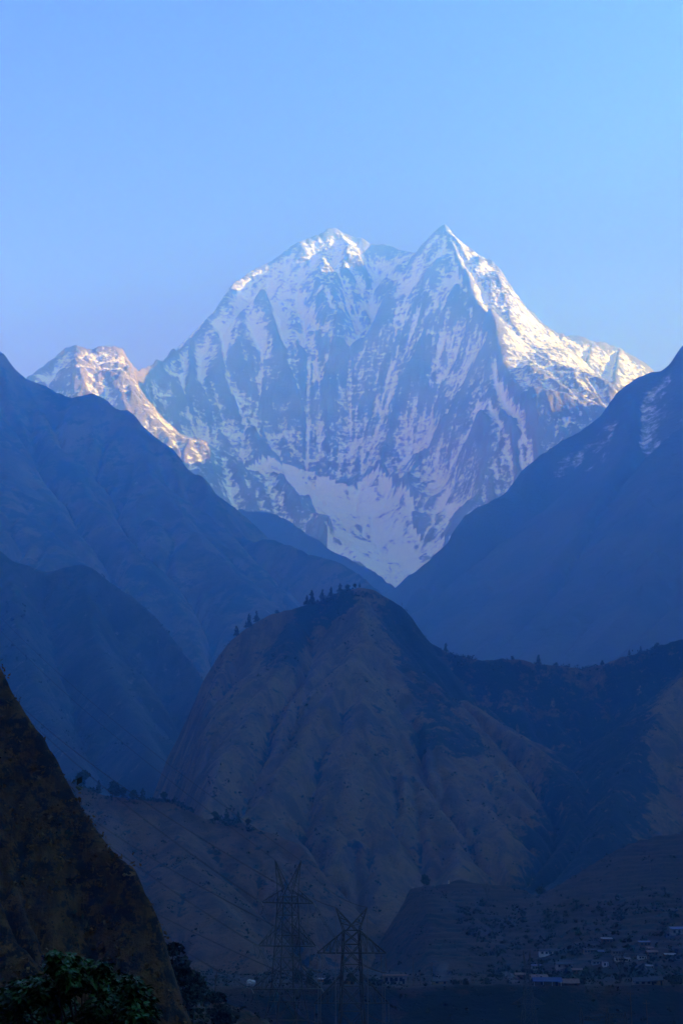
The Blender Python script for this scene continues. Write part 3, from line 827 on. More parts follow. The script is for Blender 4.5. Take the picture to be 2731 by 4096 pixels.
def broadleaf(h, w, n, seed, trunk=0.25, ls=0.05):
    r = random.Random(seed)
    t = MB(); c = MB()
    t.tube([(0, 0, -0.5), (0.01 * h, 0, h * 0.2), (0, 0.02 * h, h * trunk + 0.1 * h), (0.02 * h, 0, h * 0.75)], [0.03 * h, 0.025 * h, 0.018 * h, 0.006 * h], 7)
    blobs = []
    for k in range(9):
        a = r.uniform(0, 6.28); rr = w * 0.5 * r.uniform(0.15, 0.72); z = h * r.uniform(trunk + 0.08, 0.86)
        rr *= 1 - max(0, z / h - 0.6) * 1.6
        b = (math.cos(a) * rr, math.sin(a) * rr, z, w * r.uniform(0.16, 0.28))
        blobs.append(b)
        t.bar((0, 0, h * (trunk + 0.02 + 0.25 * r.random())), b[:3], 0.02 * h, 0.005 * h, 5)
    blobs.append((0, 0, h * 0.88, w * 0.2))
    for k in range(n):
        b = blobs[k % len(blobs)]
        d = Vector((r.gauss(0, 1), r.gauss(0, 1), r.gauss(0, 1))).normalized() * b[3] * r.uniform(0.45, 1.12)
        c.card((b[0] + d.x, b[1] + d.y, min(h, b[2] + d.z * 0.8)), ls * h, r)
    return t, c

def bare(h, seed, spread=0.5, depth=4):
    r = random.Random(seed); t = MB(); tw = MB()
    def grow(p, d, L, w, k):
        q = p + d * L
        (t if k >= depth - 1 else tw).bar(p, q, w, w * 0.68, 5 if k > 2 else 3)
        if k == 0: return
        for i in range(r.choice((2, 3, 3))):
            a = r.uniform(0, 6.28); s = r.uniform(0.35, 1.0) * spread
            o = d.orthogonal().normalized(); o = Matrix.Rotation(a, 3, d) @ o
            nd = (d + o * s * 1.3 + Vector((0, 0, 0.22))).normalized()
            grow(p + d * L * r.uniform(0.6, 1.0), nd, L * r.uniform(0.6, 0.82), w * 0.6, k - 1)
    grow(Vector((0, 0, -0.4)), Vector((0.03, 0, 1)).normalized(), h * 0.36, h * 0.035, depth)
    return t, tw

PROTO = {}
def tree_proto(key, name, tm, cm, crown_name):
    root = empty(name, (0, 0, 0))
    tm[0].build('trunk', M['bark'], root); tm[1].build(crown_name, cm, root)
    PROTO[key] = [root, True]

def place_tree(key, loc, h, label, group, rz=None):
    root, fresh = PROTO[key]
    o = root if fresh else copy_tree(root)
    PROTO[key][1] = False
    o.location = loc; s = h / 10.0
    o.scale = (s, s, s); o.rotation_euler = (0, 0, rz if rz is not None else rnd.uniform(0, 6.28))
    tag(o, label, 'tree', group)
    return o

tree_proto('pine_a', 'pine_tree', conifer(10, 3.3, 8, 1), M['pine'], 'crown')
tree_proto('pine_b', 'pine_tree', conifer(10, 4.0, 8, 2), M['pine'], 'crown')
tree_proto('pine_c', 'pine_tree', conifer(10, 2.8, 8, 5), M['pine'], 'crown')
tree_proto('broad_a', 'broadleaf_tree', broadleaf(10, 10, 1200, 3, 0.06, 0.06), M['leaf_dark'], 'crown')
tree_proto('broad_b', 'broadleaf_tree', broadleaf(10, 8, 1100, 4, 0.05, 0.06), M['leaf_dark'], 'crown')
tree_proto('bare_a', 'bare_tree', bare(10, 6), M['bark'], 'twigs')
tree_proto('bare_b', 'bare_tree', bare(10, 8, 0.38), M['bark'], 'twigs')
tree_proto('bush_a', 'bush', broadleaf(10, 17, 700, 9, 0.02, 0.09), M['leaf_dark'], 'foliage')
tree_proto('bush_b', 'bush', broadleaf(10, 13, 700, 10, 0.02, 0.09), M['leaf_scrub'], 'foliage')

def ridge_tree(T, key, px, h_px, label, group, sink=0.0, back=0.0, base=None):
    p = crest(T, px / OV) if base is None else on(T, px, base)
    if p is None: return
    x, y, z = p
    if back:
        k = (y + back) / y; x, y = x * k, y * k; z = hz(T, x, y)
    h = h_px / FPX * math.hypot(y, z) * 0.9
    return place_tree(key, (x, y, z - 0.03 * h - sink), h, label, group)

G1 = 'conifers along the crest of the brown hill'
ridge_tree(T_hill, 'pine_b', 947, 46, 'broad pine farthest down the left shoulder of the brown hill', G1)
ridge_tree(T_hill, 'pine_a', 994, 66, 'tall pine, left of the close pair on the left shoulder of the brown hill', G1)
ridge_tree(T_hill, 'pine_c', 1025, 56, 'narrower pine, right of the close pair on the left shoulder of the brown hill', G1)
ridge_tree(T_hill, 'pine_a', 1090, 36, 'pale small pine alone midway up the left shoulder of the brown hill', G1, 0, 20)
ridge_tree(T_hill, 'bush_a', 1108, 15, 'low round bush just right of the lone small pine on the hill shoulder', G1)
ridge_tree(T_hill, 'pine_a', 1226, 46, 'leaning pine at the left foot of the thickest pine clump below the hilltop', G1)
ridge_tree(T_hill, 'pine_b', 1247, 62, 'tallest pine of the clump left of the hilltop', G1)
ridge_tree(T_hill, 'pine_c', 1289, 54, 'slim pine standing apart between the tallest hilltop pine and the next one', G1)
ridge_tree(T_hill, 'pine_a', 1323, 46, 'pine with a sharp tip, third group from the hilltop', G1)
ridge_tree(T_hill, 'pine_b', 1359, 40, 'wide pine close below the hilltop, left of the rounded one', G1)
ridge_tree(T_hill, 'broad_b', 1390, 28, 'low rounded tree next to the hilltop, left of the two small trees', G1)
ridge_tree(T_hill, 'broad_b', 1420, 23, 'left one of the two tiny upright trees on the very hilltop', G1)
ridge_tree(T_hill, 'pine_c', 1438, 24, 'right one of the two tiny upright trees on the very hilltop', G1)
ridge_tree(T_hill, 'bare_a', 1608, 26, 'small scraggy tree on the cliff edge right of the hilltop', G1)
ridge_tree(T_hill, 'pine_b', 1782, 40, 'dark pointed conifer at the foot of the hilltop, left end of the saddle', G1)
ridge_tree(T_hill, 'bare_b', 1824, 44, 'thin pale tree just right of the pointed conifer on the saddle', G1, 0, 25)
ridge_tree(T_hill, 'pine_b', 2152, 44, 'dark conifer standing alone in the middle of the saddle', G1)
ridge_tree(T_hill, 'pine_a', 2188, 26, 'small faint conifer right of the lone saddle conifer', G1, 0, 20)
ridge_tree(T_hill, 'pine_c', 2515, 30, 'left one of two small conifers on the slope right of the saddle', G1)
ridge_tree(T_hill, 'pine_a', 2560, 32, 'right one of two small conifers on the slope right of the saddle', G1)
G2 = 'bushes on the saddle of the brown hill'
ridge_tree(T_hill, 'bush_b', 2048, 16, 'low dark bush on the left half of the saddle', G2)
ridge_tree(T_hill, 'bush_a', 2223, 13, 'small bush on the saddle, right of the lone conifer', G2)
ridge_tree(T_hill, 'bush_b', 2407, 18, 'dark bush at the right end of the saddle', G2)
ridge_tree(T_hill, 'bush_a', 2627, 18, 'bush near the right edge of the photo on the hill crest', G2)

G3 = 'trees along the top of the low brown terrace'
for key, px, hp, lab in (
    ('broad_b', 336, 76, 'wide hazy tree nearest the dark cliff on the terrace top'),
    ('pine_c', 396, 64, 'thin tall tree with bare stem, second from the cliff on the terrace top'),
    ('broad_a', 451, 70, 'big round dark tree above the power lines on the terrace top'),
    ('broad_b', 491, 48, 'lower round tree touching the big round one on its right'),
    ('broad_a', 537, 44, 'spreading tree in the middle of the terrace row'),
    ('pine_b', 569, 54, 'pointed dense tree right of the spreading terrace tree'),
    ('broad_b', 655, 44, 'isolated round tree right of the gap in the terrace row'),
    ('pine_a', 698, 30, 'short tree next to the terrace knob'),
    ('bush_b', 769, 20, 'dark bush on the rocky knob of the terrace'),
    ('broad_b', 858, 40, 'bushy tree, leftmost of four trees right of the terrace knob'),
    ('pine_b', 907, 54, 'tallest of the four trees right of the terrace knob'),
    ('pine_a', 953, 50, 'third of the four trees right of the terrace knob'),
    ('broad_b', 993, 36, 'smallest and rightmost of the four trees right of the terrace knob')):
    ridge_tree(T_terr, key, px, hp, lab, G3, 0.3)

G4 = 'trees on the terraced hill above the village'
ridge_tree(T_vill, 'broad_a', 1696, 48, 'round green tree on the left shoulder of the terraced hill', G4)
ridge_tree(T_vill, 'bare_a', 1947, 102, 'tall bare tree on the terraced hill', G4, 0, 0, 3612)
ridge_tree(T_vill, 'broad_b', 2159, 66, 'dark tree rising behind the dip in the terraced hill', G4, 0, 12)

def hand_tree(key, px, base_py, depth, h_px, label, group, T=None):
    x, y, z = pw(px, base_py, depth)
    if T is not None:
        zz = hz(T, x, y)
        if zz > -1e8: h_add = z - zz; z = zz
    h = h_px / FPX * depth
    return place_tree(key, (x, y, z - 0.04 * h), h, label, group)

G5 = 'shrubs and bare trees between the cliff and the tall pylon'
hand_tree('bush_b', 690, 3935, 262, 150, 'tall dark shrub growing against the foot of the cliff', G5)
hand_tree('bush_a', 795, 3995, 285, 85, 'rounded green shrub in the middle of the slope right of the cliff', G5, None)
hand_tree('bush_b', 870, 4098, 280, 115, 'dark green bush at the bottom edge right of the cliff', G5, None)
hand_tree('bush_a', 735, 4085, 262, 120, 'brownish bush at the lower foot of the cliff', G5, None)
hand_tree('bare_a', 640, 3850, 255, 130, 'leafless thorny tree leaning out from the cliff edge', G5)
hand_tree('bare_a', 776, 3940, 320, 92, 'bare spreading tree nearest the cliff shrubs', G5)
hand_tree('bare_b', 861, 3965, 320, 105, 'bare upright tree halfway between the cliff and the tall pylon', G5)
hand_tree('bare_b', 1028, 3935, 420, 66, 'small bare tree just left of the tall pylon', G5)

G6 = 'bushes along the edge of the river terrace'
def edge_point(px, py=3936):
    return on(T_vill, px, py, 640, 900)
for k, (key, px, hp, lab) in enumerate((
    ('pine_b', 1238, 62, 'dark pointed tree beside the tall pylon on the terrace edge'),
    ('broad_b', 1190, 58, 'hazy round tree behind the legs of the tall pylon'),
    ('bush_b', 1310, 34, 'dark bush right of the orange shed'),
    ('broad_a', 1402, 44, 'round tree behind the second pylon body'),
    ('broad_b', 1492, 30, 'round dark bush left of the blue hut'),
    ('bush_a', 1510, 20, 'small bush touching the blue hut'),
    ('bush_b', 1572, 22, 'bush in front of the long pale building'),
    ('bush_a', 1820, 20, 'low bush right of the dark shed'),
    ('bush_b', 1862, 24, 'bush at the foot of the twin poles'),
    ('bush_a', 1945, 26, 'dry bush between the twin poles and the smoke'),
    ('bush_b', 2330, 26, 'bush right of the brown gabled barn'),
    ('bush_a', 2700, 34, 'dark bush on the terrace edge at the right side of the photo'))):
    p = edge_point(px, 3938)
    if p is None: continue
    place_tree(key, (p[0], p[1], p[2] - 0.3), hp / FPX * p[1], lab, G6)
p = on(T_vill, 2478, 3928, 640, 900)
if p: place_tree('bare_a', p, 0.030 * p[1] * 0.75, 'tall leafless tree in front of the village houses', G4)

# pine bough that reaches in over the cliff at the left edge
p = pw(-42, 2660, 222)
place_tree('pine_a', p, 132 / FPX * 222, 'pine on top of the dark cliff whose bough reaches in at the left edge', 'trees on the cliff', 1.3)
place_tree('bare_a', pw(80, 2812, 214), 32 / FPX * 214, 'tiny leafless shrub on the upper rim of the dark cliff', 'trees on the cliff')

# ------------------------------------------------------------------ scrub: nobody could count it
def scrub(name, T, n, size, mat, keep, seed, cards=7, effort=12, flat=0.0):
    r = np.random.default_rng(seed); rr = random.Random(seed)
    gy, gx = np.gradient(T.H, T.cell)
    m = MB(); k = 0; tries = 0
    while k < n and tries < n * effort:
        tries += 1
        x = T.X0 + r.random() * (T.nx - 2) * T.cell; y = T.Y0 + r.random() * (T.ny - 2) * T.cell
        if y < 5 or abs(x) > 0.235 * y + size[1]: continue
        i, j = int((x - T.X0) / T.cell), int((y - T.Y0) / T.cell)
        z = hz(T, x, y)
        # only slopes that can be seen from the valley side
        if z < -39 or (gx[j, i] * x + gy[j, i] * y) / y < z / y - 0.15: continue
        if r.random() > keep(x, y, z, gx[j, i], gy[j, i]): continue
        s = size[0] * (size[1] / size[0]) ** (r.random() ** 2)
        for q in range(cards):
            m.card((x + rr.gauss(0, 0.4) * s, y + rr.gauss(0, 0.4) * s, z + abs(rr.gauss(0, 0.45)) * s), s * 0.42, rr, flat)
        k += 1
    o = m.build(name, mat); o['kind'] = 'stuff'
    return o

def n01(x, y, wl_, seed): return float(fbm(np.array([x]), np.array([y]), wl_, 3, seed=seed)[0]) + 0.5
scrub('scrub', T_hill, 6000, (1.2, 5.0), M['leaf_scrub'], lambda x, y, z, gx, gy: max(0.05, 2.2 * (n01(x, y, 110, 80) - 0.50)), 21, 6)
CR = [crest(T_hill, px / OV) for px in list(range(1195, 1460, 8)) + list(range(1790, 2660, 14))] + [crest(T_terr, px / OV) for px in range(330, 1010, 9)]
def crest_near(x, y):
    return min((x - c[0]) ** 2 + (y - c[1]) ** 2 for c in CR if c)
scrub('scrub', T_hill, 420, (2.0, 6.5), M['leaf_scrub'], lambda x, y, z, gx, gy: 1.0 if crest_near(x, y) < 15 ** 2 and n01(x, y, 40, 90) > 0.45 else 0.0, 33, 9, 400)
scrub('scrub', T_terr, 260, (1.2, 4.5), M['leaf_scrub'], lambda x, y, z, gx, gy: 1.0 if crest_near(x, y) < 8 ** 2 and n01(x, y, 25, 91) > 0.42 else 0.0, 34, 9, 400)
scrub('scrub', T_terr, 4500, (0.6, 2.8), M['leaf_scrub'], lambda x, y, z, gx, gy: max(0.05, 2.6 * (n01(x, y, 45, 82) - 0.48)), 22, 6)
scrub('scrub', T_vill, 6500, (0.5, 2.6), M['leaf_scrub'], lambda x, y, z, gx, gy: 0.8 if z < -4 else max(0.06, 2.2 * (n01(x, y, 60, 83) - 0.47)), 23, 6)
scrub('scrub', T_vill, 900, (1.5, 4.5), M['leaf_scrub'], lambda x, y, z, gx, gy: 1.0 if (75 < x < 300 and -2 < z < 48) else 0.0, 29, 14)
scrub('scrub', T_crag, 3000, (2.0, 8.0), M['leaf_scrub'], lambda x, y, z, gx, gy: max(0.03, 1.6 * (n01(x, y, 200, 84) - 0.45)), 24)
scrub('dry_grass', T_cliff, 9000, (0.3, 1.2), M['leaf_dry'], lambda x, y, z, gx, gy: max(0.05, 2.0 * (n01(x, y, 14, 85) - 0.45)), 25, 6)
scrub('scrub', T_cliff, 3500, (0.3, 1.5), M['leaf_scrub'], lambda x, y, z, gx, gy: max(0.04, 2.0 * (n01(x, y, 18, 86) - 0.5)), 26, 8)
scrub('scrub', T_foot, 900, (0.3, 1.4), M['leaf_scrub'], lambda x, y, z, gx, gy: 0.5, 27, 8)

# ------------------------------------------------------------------ the leafy tree close to the camera
def near_tree():
    r = random.Random(31)
    D = 30.0
    base = pw(330, 4096, D); gx, gy = base[0], base[1]
    gz = hz(T_knoll, gx, gy)
    root = empty('broadleaf_tree', (gx, gy, gz))
    tag(root, 'leafy green tree close to the camera in the bottom left corner', 'tree')
    def L(px, py, d): 
        q = pw(px, py, d); return Vector((q[0] - gx, q[1] - gy, q[2] - gz))
    clumps = [(222, 3822, 22), (215, 3860, 24), (285, 3840, 20), (262, 3882, 34), (330, 3872, 36), (345, 3915, 40), (405, 3868, 28), (395, 3920, 42),
              (300, 3935, 40), (255, 3940, 26), (475, 3922, 32), (525, 3935, 28), (455, 3970, 48), (520, 3985, 46), (575, 3965, 24), (580, 4010, 34),
              (140, 3930, 24), (185, 3925, 20), (75, 3945, 28), (100, 3975, 36), (160, 3965, 34), (230, 3985, 36), (195, 4010, 44), (60, 4010, 40), (20, 3985, 34), (5, 4040, 50),
              (110, 4040, 46), (260, 4040, 46), (330, 4060, 44), (400, 4040, 52), (470, 4050, 52), (540, 4060, 48), (595, 4060, 30), (180, 4080, 50), (60, 4100, 60), (300, 4110, 60), (420, 4120, 60), (540, 4130, 60),
              (-60, 4060, 60), (-120, 4120, 70), (100, 4180, 90), (260, 4200, 100), (420, 4210, 100), (560, 4200, 70), (180, 4300, 110), (380, 4310, 110), (40, 4280, 80), (520, 4300, 80)]
    t = MB()
    top = L(320, 4150, D)
    t.tube([(0, 0, -0.4), (0.1, 0.05, top.z * 0.4), (0.02, 0, top.z * 0.75), tuple(top)], [0.17, 0.14, 0.11, 0.07], 9)
    c = MB()
    for (px, py, rp) in clumps:
        d = D + r.uniform(-1.0, 1.3)
        ctr = L(px, py, d); rad = rp / FPX * D * 1.05
        fork = Vector((0.05, 0, top.z * r.uniform(0.55, 0.98)))
        mid = fork.lerp(ctr, 0.55) + Vector((0, 0, 0.1))
        t.tube([tuple(fork), tuple(mid), tuple(ctr + Vector((0, 0, rad * 0.4)))], [0.035, 0.02, 0.006], 5)
        for k in range(int(50 + rp * 4.2)):
            q = Vector((r.gauss(0, 1), r.gauss(0, 1), r.gauss(0, 1))).normalized() * rad * (r.random() ** 0.45) * 1.15
            p = ctr + Vector((q.x, q.y * 1.6, q.z))
            # a leaf: pointed oval folded along its midrib, hanging outwards
            out = (Vector((q.x, q.y, -abs(rad) * 0.35)) + Vector((r.gauss(0, .3), r.gauss(0, .3), r.gauss(0, .3))) * rad).normalized()
            side = out.cross(Vector((r.gauss(0, .35), r.gauss(0, .35), 1))).normalized()
            nrm = side.cross(out)
            s = r.uniform(0.055, 0.10)
            vs = [p, p + out * s * .45 + side * s * .48 + nrm * s * .12, p + out * s * .95 + side * s * .42 + nrm * s * .1, p + out * s * 1.6 - nrm * s * .1,
                  p + out * s * .95 - side * s * .42 + nrm * s * .1, p + out * s * .45 - side * s * .48 + nrm * s * .12, p + out * s * .8]
            c.add(vs, [(0, 1, 6), (1, 2, 6), (2, 3, 6), (3, 4, 6), (4, 5, 6), (5, 0, 6)])
    t.build('trunk', M['bark'], root)
    c.build('crown', M['leaf_green'], root)
near_tree()

# ------------------------------------------------------------------ pylons and power lines
def lerp(a, b, t): return tuple(a[i] + (b[i] - a[i]) * t for i in range(3))

def pylon(loc, rz, zs, arms, horn_x, horn_z, horn_in, label, legw=0.25, string=None, strain=False):
    """zs: [(z, half width)] from the foot upwards;  arms: [(z bottom chord, z top chord, half length)]"""
    root = empty('pylon', loc, rz)
    tag(root, label, 'pylon')
    def hw(z):
        for (z0, w0), (z1, w1) in zip(zs[:-1], zs[1:]):
            if z0 <= z <= z1: return w0 + (w1 - w0) * (z - z0) / (z1 - z0)
        return zs[-1][1]
    for sx, sy in ((-1, -1), (1, -1), (1, 1), (-1, 1)):
        m = MB()
        for (z0, w0), (z1, w1) in zip(zs[:-1], zs[1:]):
            m.bar((sx * w0, sy * w0, z0), (sx * w1, sy * w1, z1), legw, legw * 0.92)
        m.build('leg', M['steel'], root)
    b = MB()
    z = zs[0][0]
    levels = [z]
    while z < zs[-1][0] - 1:
        z += max(3.0, 2.0 * hw(z) * 1.05); levels.append(min(z, zs[-1][0]))
    for z0, z1 in zip(levels[:-1], levels[1:]):
        a, c = hw(z0), hw(z1)
        for k in range(4):
            p = [(-1, -1), (1, -1), (1, 1), (-1, 1)]; s0, s1 = p[k], p[(k + 1) % 4]
            b.bar((s0[0] * a, s0[1] * a, z0), (s1[0] * c, s1[1] * c, z1), legw * 0.55)
            b.bar((s1[0] * a, s1[1] * a, z0), (s0[0] * c, s0[1] * c, z1), legw * 0.55)
            if z1 - z0 > 5:
                zm = (z0 + z1) / 2; wm = hw(zm)
                b.bar((s0[0] * wm, s0[1] * wm, zm), lerp((s0[0] * a, s0[1] * a, z0), (s1[0] * c, s1[1] * c, z1), 0.5), legw * 0.4)
                b.bar((s1[0] * wm, s1[1] * wm, zm), lerp((s0[0] * a, s0[1] * a, z0), (s1[0] * c, s1[1] * c, z1), 0.5), legw * 0.4)
            b.bar((s0[0] * c, s0[1] * c, z1), (s1[0] * c, s1[1] * c, z1), legw * 0.5)
    b.build('bracing', M['steel'], root)
    tips = []
    for (zb, zt, hl) in arms:
        for sx in (-1, 1):
            m = MB(); wb, wt = hw(zb), hw(zt); tip = (sx * hl, 0, zb)
            for sy in (-1, 1):
                m.bar((sx * wb, sy * wb, zb), tip, legw * 0.72); m.bar((sx * wt, sy * wt, zt), tip, legw * 0.66)
                for k in (0.25, 0.5, 0.75):
                    lo = lerp((sx * wb, sy * wb, zb), tip, k); hi = lerp((sx * wt, sy * wt, zt), tip, k)
                    m.bar(lo, hi, legw * 0.36)
                    m.bar(lo, lerp((sx * wt, sy * wt, zt), tip, k - 0.25), legw * 0.36)
                    if sy < 0:
                        m.bar(lo, lerp((sx * wb, wb, zb), tip, k), legw * 0.36)
            for sy in (-1, 1):
                m.bar((-wb * sx * 0, sy * wb, zb), (sx * wb, sy * wb, zb), legw * 0.72)
            m.build('cross_arm', M['steel'], root)
            tips.append(tip)
    zt = zs[-1][0]; wt = zs[-1][1]
    peaks = []
    for sx in (-1, 1):
        m = MB(); tip = (sx * horn_x, 0, horn_z)
        for sy in (-1, 1):
            m.bar((sx * wt, sy * wt, zt), tip, legw * 0.6)
            m.bar((-sx * wt * horn_in, sy * wt, zt), tip, legw * 0.6)
            for k in (0.3, 0.55, 0.78):
                m.bar(lerp((sx * wt, sy * wt, zt), tip, k), lerp((-sx * wt * horn_in, sy * wt, zt), tip, k - 0.12), legw * 0.34)
                m.bar(lerp((sx * wt, sy * wt, zt), tip, k), lerp((-sx * wt * horn_in, sy * wt, zt), tip, k + 0.1), legw * 0.34)
        m.build('peak', M['steel'], root)
        peaks.append(tip)
    return root, tips, peaks

def ins_string(root, a, b, r=0.10):
    m = MB(); L = (Vector(b) - Vector(a)).length; n = int(L / 0.17)
    m.bar(a, b, 0.06)
    for k in range(1, n):
        p = lerp(a, b, k / n); q = lerp(a, b, (k + 0.45) / n)
        m.bar(p, q, r * 2.0, r * 1.2, 8)
    return m.build('insulator', M['porcelain'], root)

def world(root, p):
    return root.matrix_basis @ Vector(p)

bpy.context.view_layer.update()
DL, DR = 370.0, 300.0
xl = pw(1148, 3900, DL)[0]; xr = pw(1406, 3900, DR)[0]
tower_a, tips_a, peaks_a = pylon((xl, DL, -40), R(24), [(0, 8.6), (22, 5.2), (37.1, 2.75), (46.6, 2.25), (58.2, 1.8)],
    [(37.1, 42.2, 8.7), (46.6, 51.6, 7.2), (56.3, 59.4, 6.6)], 3.3, 66.0, 0.15,
    'tall left lattice pylon with two horns and three cross arms')
tower_b, tips_b, peaks_b = pylon((xr, DR, -40), R(6), [(0, 6.5), (17, 3.4), (35.1, 2.0), (48.2, 1.48)],
    [(26.2, 29.6, 7.0), (35.1, 40.4, 6.95), (44.1, 48.1, 6.5)], 3.0, 52.4, 0.6,
    'shorter right lattice pylon with twin hanging insulators and splayed horns', 0.23)

G7 = 'power lines of the two big pylons'
def sagged(a, b, sag, n=26):
    a = Vector(a); b = Vector(b)
    return [tuple(a.lerp(b, t) - Vector((0, 0, 4 * sag * t * (1 - t)))) for t in [k / n for k in range(n + 1)]]

def twin(a, b, sag, label, rr=0.06):
    m = MB()
    d = (Vector(b) - Vector(a)); sd = Vector((d.y, -d.x, 0)).normalized() * 0.22
    for s in (-1, 1):
        m.tube(sagged(Vector(a) + sd * s, Vector(b) + sd * s, sag), rr, 4)
    pts = sagged(a, b, sag)
    for k in range(2, len(pts) - 2, 3):
        m.bar(Vector(pts[k]) - sd, Vector(pts[k]) + sd, 0.05)
    tag(m.build('power_line', M['wire']), label, 'power line', G7)

def single(a, b, sag, label, rr=0.05):
    m = MB(); m.tube(sagged(a, b, sag), rr, 4)
    tag(m.build('power_line', M['wire']), label, 'power line', G7)

names = ['bottom', 'middle', 'top']
far_px = [(-60, 3190), (-60, 2930), (-60, 2690)]
for i, (tip_l, tip_r) in enumerate(zip(tips_a[0::2], tips_a[1::2])):
    for side, tip in (('left', tip_l), ('right', tip_r)):
        w = world(tower_a, tip)
        fx, fy = far_px[i]
        far = Vector(pw(fx + (0 if side == 'left' else 70), fy + (0 if side == 'left' else 62), 720.0))
        # strain string towards the far span
        d = (far - w); d.normalize(); e = w + d * 3.2 - Vector((0, 0, 0.25))
        inv = tower_a.matrix_basis.inverted()
        ins_string(tower_a, tip, tuple(inv @ e), 0.13)
        twin(e, far, 5.0, 'twin wires rising to the left from the %s %s arm of the tall pylon' % (names[i], side))
        # near span to the second pylon
        tb = tips_b[2 * i + (0 if side == 'left' else 1)]
        hang = (tb[0], tb[1], tb[2] - 3.5)
        for s in (-0.45, 0.45):
            ins_string(tower_b, (tb[0] - math.copysign(0.5, tb[0]) + s, tb[1], tb[2] - 0.05), (tb[0] - math.copysign(0.5, tb[0]) + s, tb[1], tb[2] - 3.4), 0.085)
        yk = MB(); yk.bar((hang[0] - math.copysign(0.5, tb[0]) - 0.5, 0, hang[2]), (hang[0] - math.copysign(0.5, tb[0]) + 0.5, 0, hang[2]), 0.12)
        yk.build('yoke', M['steel'], tower_b)
        wb = world(tower_b, (hang[0] - math.copysign(0.5, tb[0]), hang[1], hang[2]))
        d2 = (wb - w).normalized(); e2 = w + d2 * 3.2 - Vector((0, 0, 0.3))
        ins_string(tower_a, tip, tuple(inv @ e2), 0.13)
        twin(e2, wb, 3.0, 'twin wires from the %s %s arm of the tall pylon to the right pylon' % (names[i], side))
        # jumper loop under the arm
        jm = MB()
        la = inv @ e; lb = inv @ e2
        pts = [la.lerp(lb, t) - Vector((0, 0, 4 * 2.6 * t * (1 - t))) for t in [k / 12 for k in range(13)]]
        jm.tube([tuple(q) for q in pts], 0.035, 4)
        jm.build('jumper_loop', M['wire'], tower_a)
        # onward span towards the camera side, below the picture
        on_pt = Vector((wb.x * 0.55, 165, wb.z - 24))
        twin(wb, on_pt, 3.0, 'twin wires leaving the photo downwards from the %s %s arm of right pylon' % (names[i], side))
    if i > 0:
        ins_string(tower_a, (tip_r[0] - 1.5, 0, tip_r[2]), (tip_r[0] - 1.5, 0, tip_r[2] - 5.5), 0.08)
for side, k in (('left', 0), ('right', 1)):
    w = world(tower_a, peaks_a[k]); wb = world(tower_b, peaks_b[k])
    single(w, pw(-60 + 60 * k, 2455 + 10 * k, 720.0), 4.0, 'thin earth wire climbing left from the %s horn of the tall pylon' % side)
    single(w, wb, 2.0, 'thin earth wire between the %s horns of the two pylons' % side)
    single(wb, Vector((wb.x * 0.55, 165, wb.z - 24)), 2.0, 'thin earth wire leaving the photo from the %s horn of the right pylon' % side)

# a third, farther pylon and the gantry columns of the switchyard at the lower right
x3 = pw(2108, 3900, 520)[0]
third, tips_c, peaks_c = pylon((x3, 520, -40), R(12), [(0, 5.0), (12, 3.6), (31, 1.5), (40, 0.8)],
    [(31.2, 33.5, 5.8)], 1.2, 48.0, 0.2, 'faint distant pylon in front of the river bank below the village', 0.2)
G8 = 'switchyard columns at the lower right'
def lattice_column(px, top_py, depth, label):
    x, y, z = pw(px, top_py, depth)
    root = empty('lattice_column', (x, y, -40)); H = z + 40
    m = MB(); b = MB(); w = 0.9
    for sx in (-1, 1):
        for sy in (-1, 1):
            m.bar((sx * w, sy * w, 0), (sx * w * 0.35, sy * w * 0.35, H - 2), 0.14)
            m.bar((sx * w * 0.35, sy * w * 0.35, H - 2), (0, 0, H), 0.12)
    z0 = 0; s = 1
    while z0 < H - 3.4:
        f0 = 1 - 0.65 * z0 / (H - 2); f1 = 1 - 0.65 * (z0 + 1.6) / (H - 2)
        for sy in (-1, 1):
            b.bar((-s * w * f0, sy * w * f0, z0), (s * w * f1, sy * w * f1, z0 + 1.6), 0.09)
            b.bar((sy * w * f0, -s * w * f0, z0), (sy * w * f1, s * w * f1, z0 + 1.6), 0.09)
        z0 += 1.6; s = -s
    m.build('leg', M['steel'], root); b.build('bracing', M['steel'], root)
    tag(root, label, 'column', G8)
    return (x, y, z)
c1 = lattice_column(2321, 4028, 400, 'left lattice column of the switchyard at the bottom edge')
c2 = lattice_column(2426, 4030, 400, 'middle lattice column of the switchyard at the bottom edge')
c3 = lattice_column(2498, 4046, 400, 'right lattice column of the switchyard at the bottom edge')
for a, b, zz, lab in ((c1, c2, -3.0, 'lattice beam between the left and middle switchyard columns'), (c2, c3, -1.4, 'lattice beam between the middle and right switchyard columns')):
    m = MB(); zb = min(a[2], b[2]) + zz
    for dz in (0, 0.9):
        for dy in (-0.4, 0.4):
            m.bar((a[0] + 0.5, a[1] + dy, zb + dz), (b[0] - 0.5, b[1] + dy, zb + dz), 0.1)
    n = 7
    for k in range(n):
        xa = a[0] + 0.5 + (b[0] - a[0] - 1) * k / n; xb = a[0] + 0.5 + (b[0] - a[0] - 1) * (k + 1) / n
        for dy in (-0.4, 0.4):
            m.bar((xa, a[1] + dy, zb + (0 if k % 2 else 0.9)), (xb, a[1] + dy, zb + (0.9 if k % 2 else 0)), 0.07)
    tag(m.build('lattice_beam', M['steel']), lab, 'beam', 'switchyard beams at the lower right')

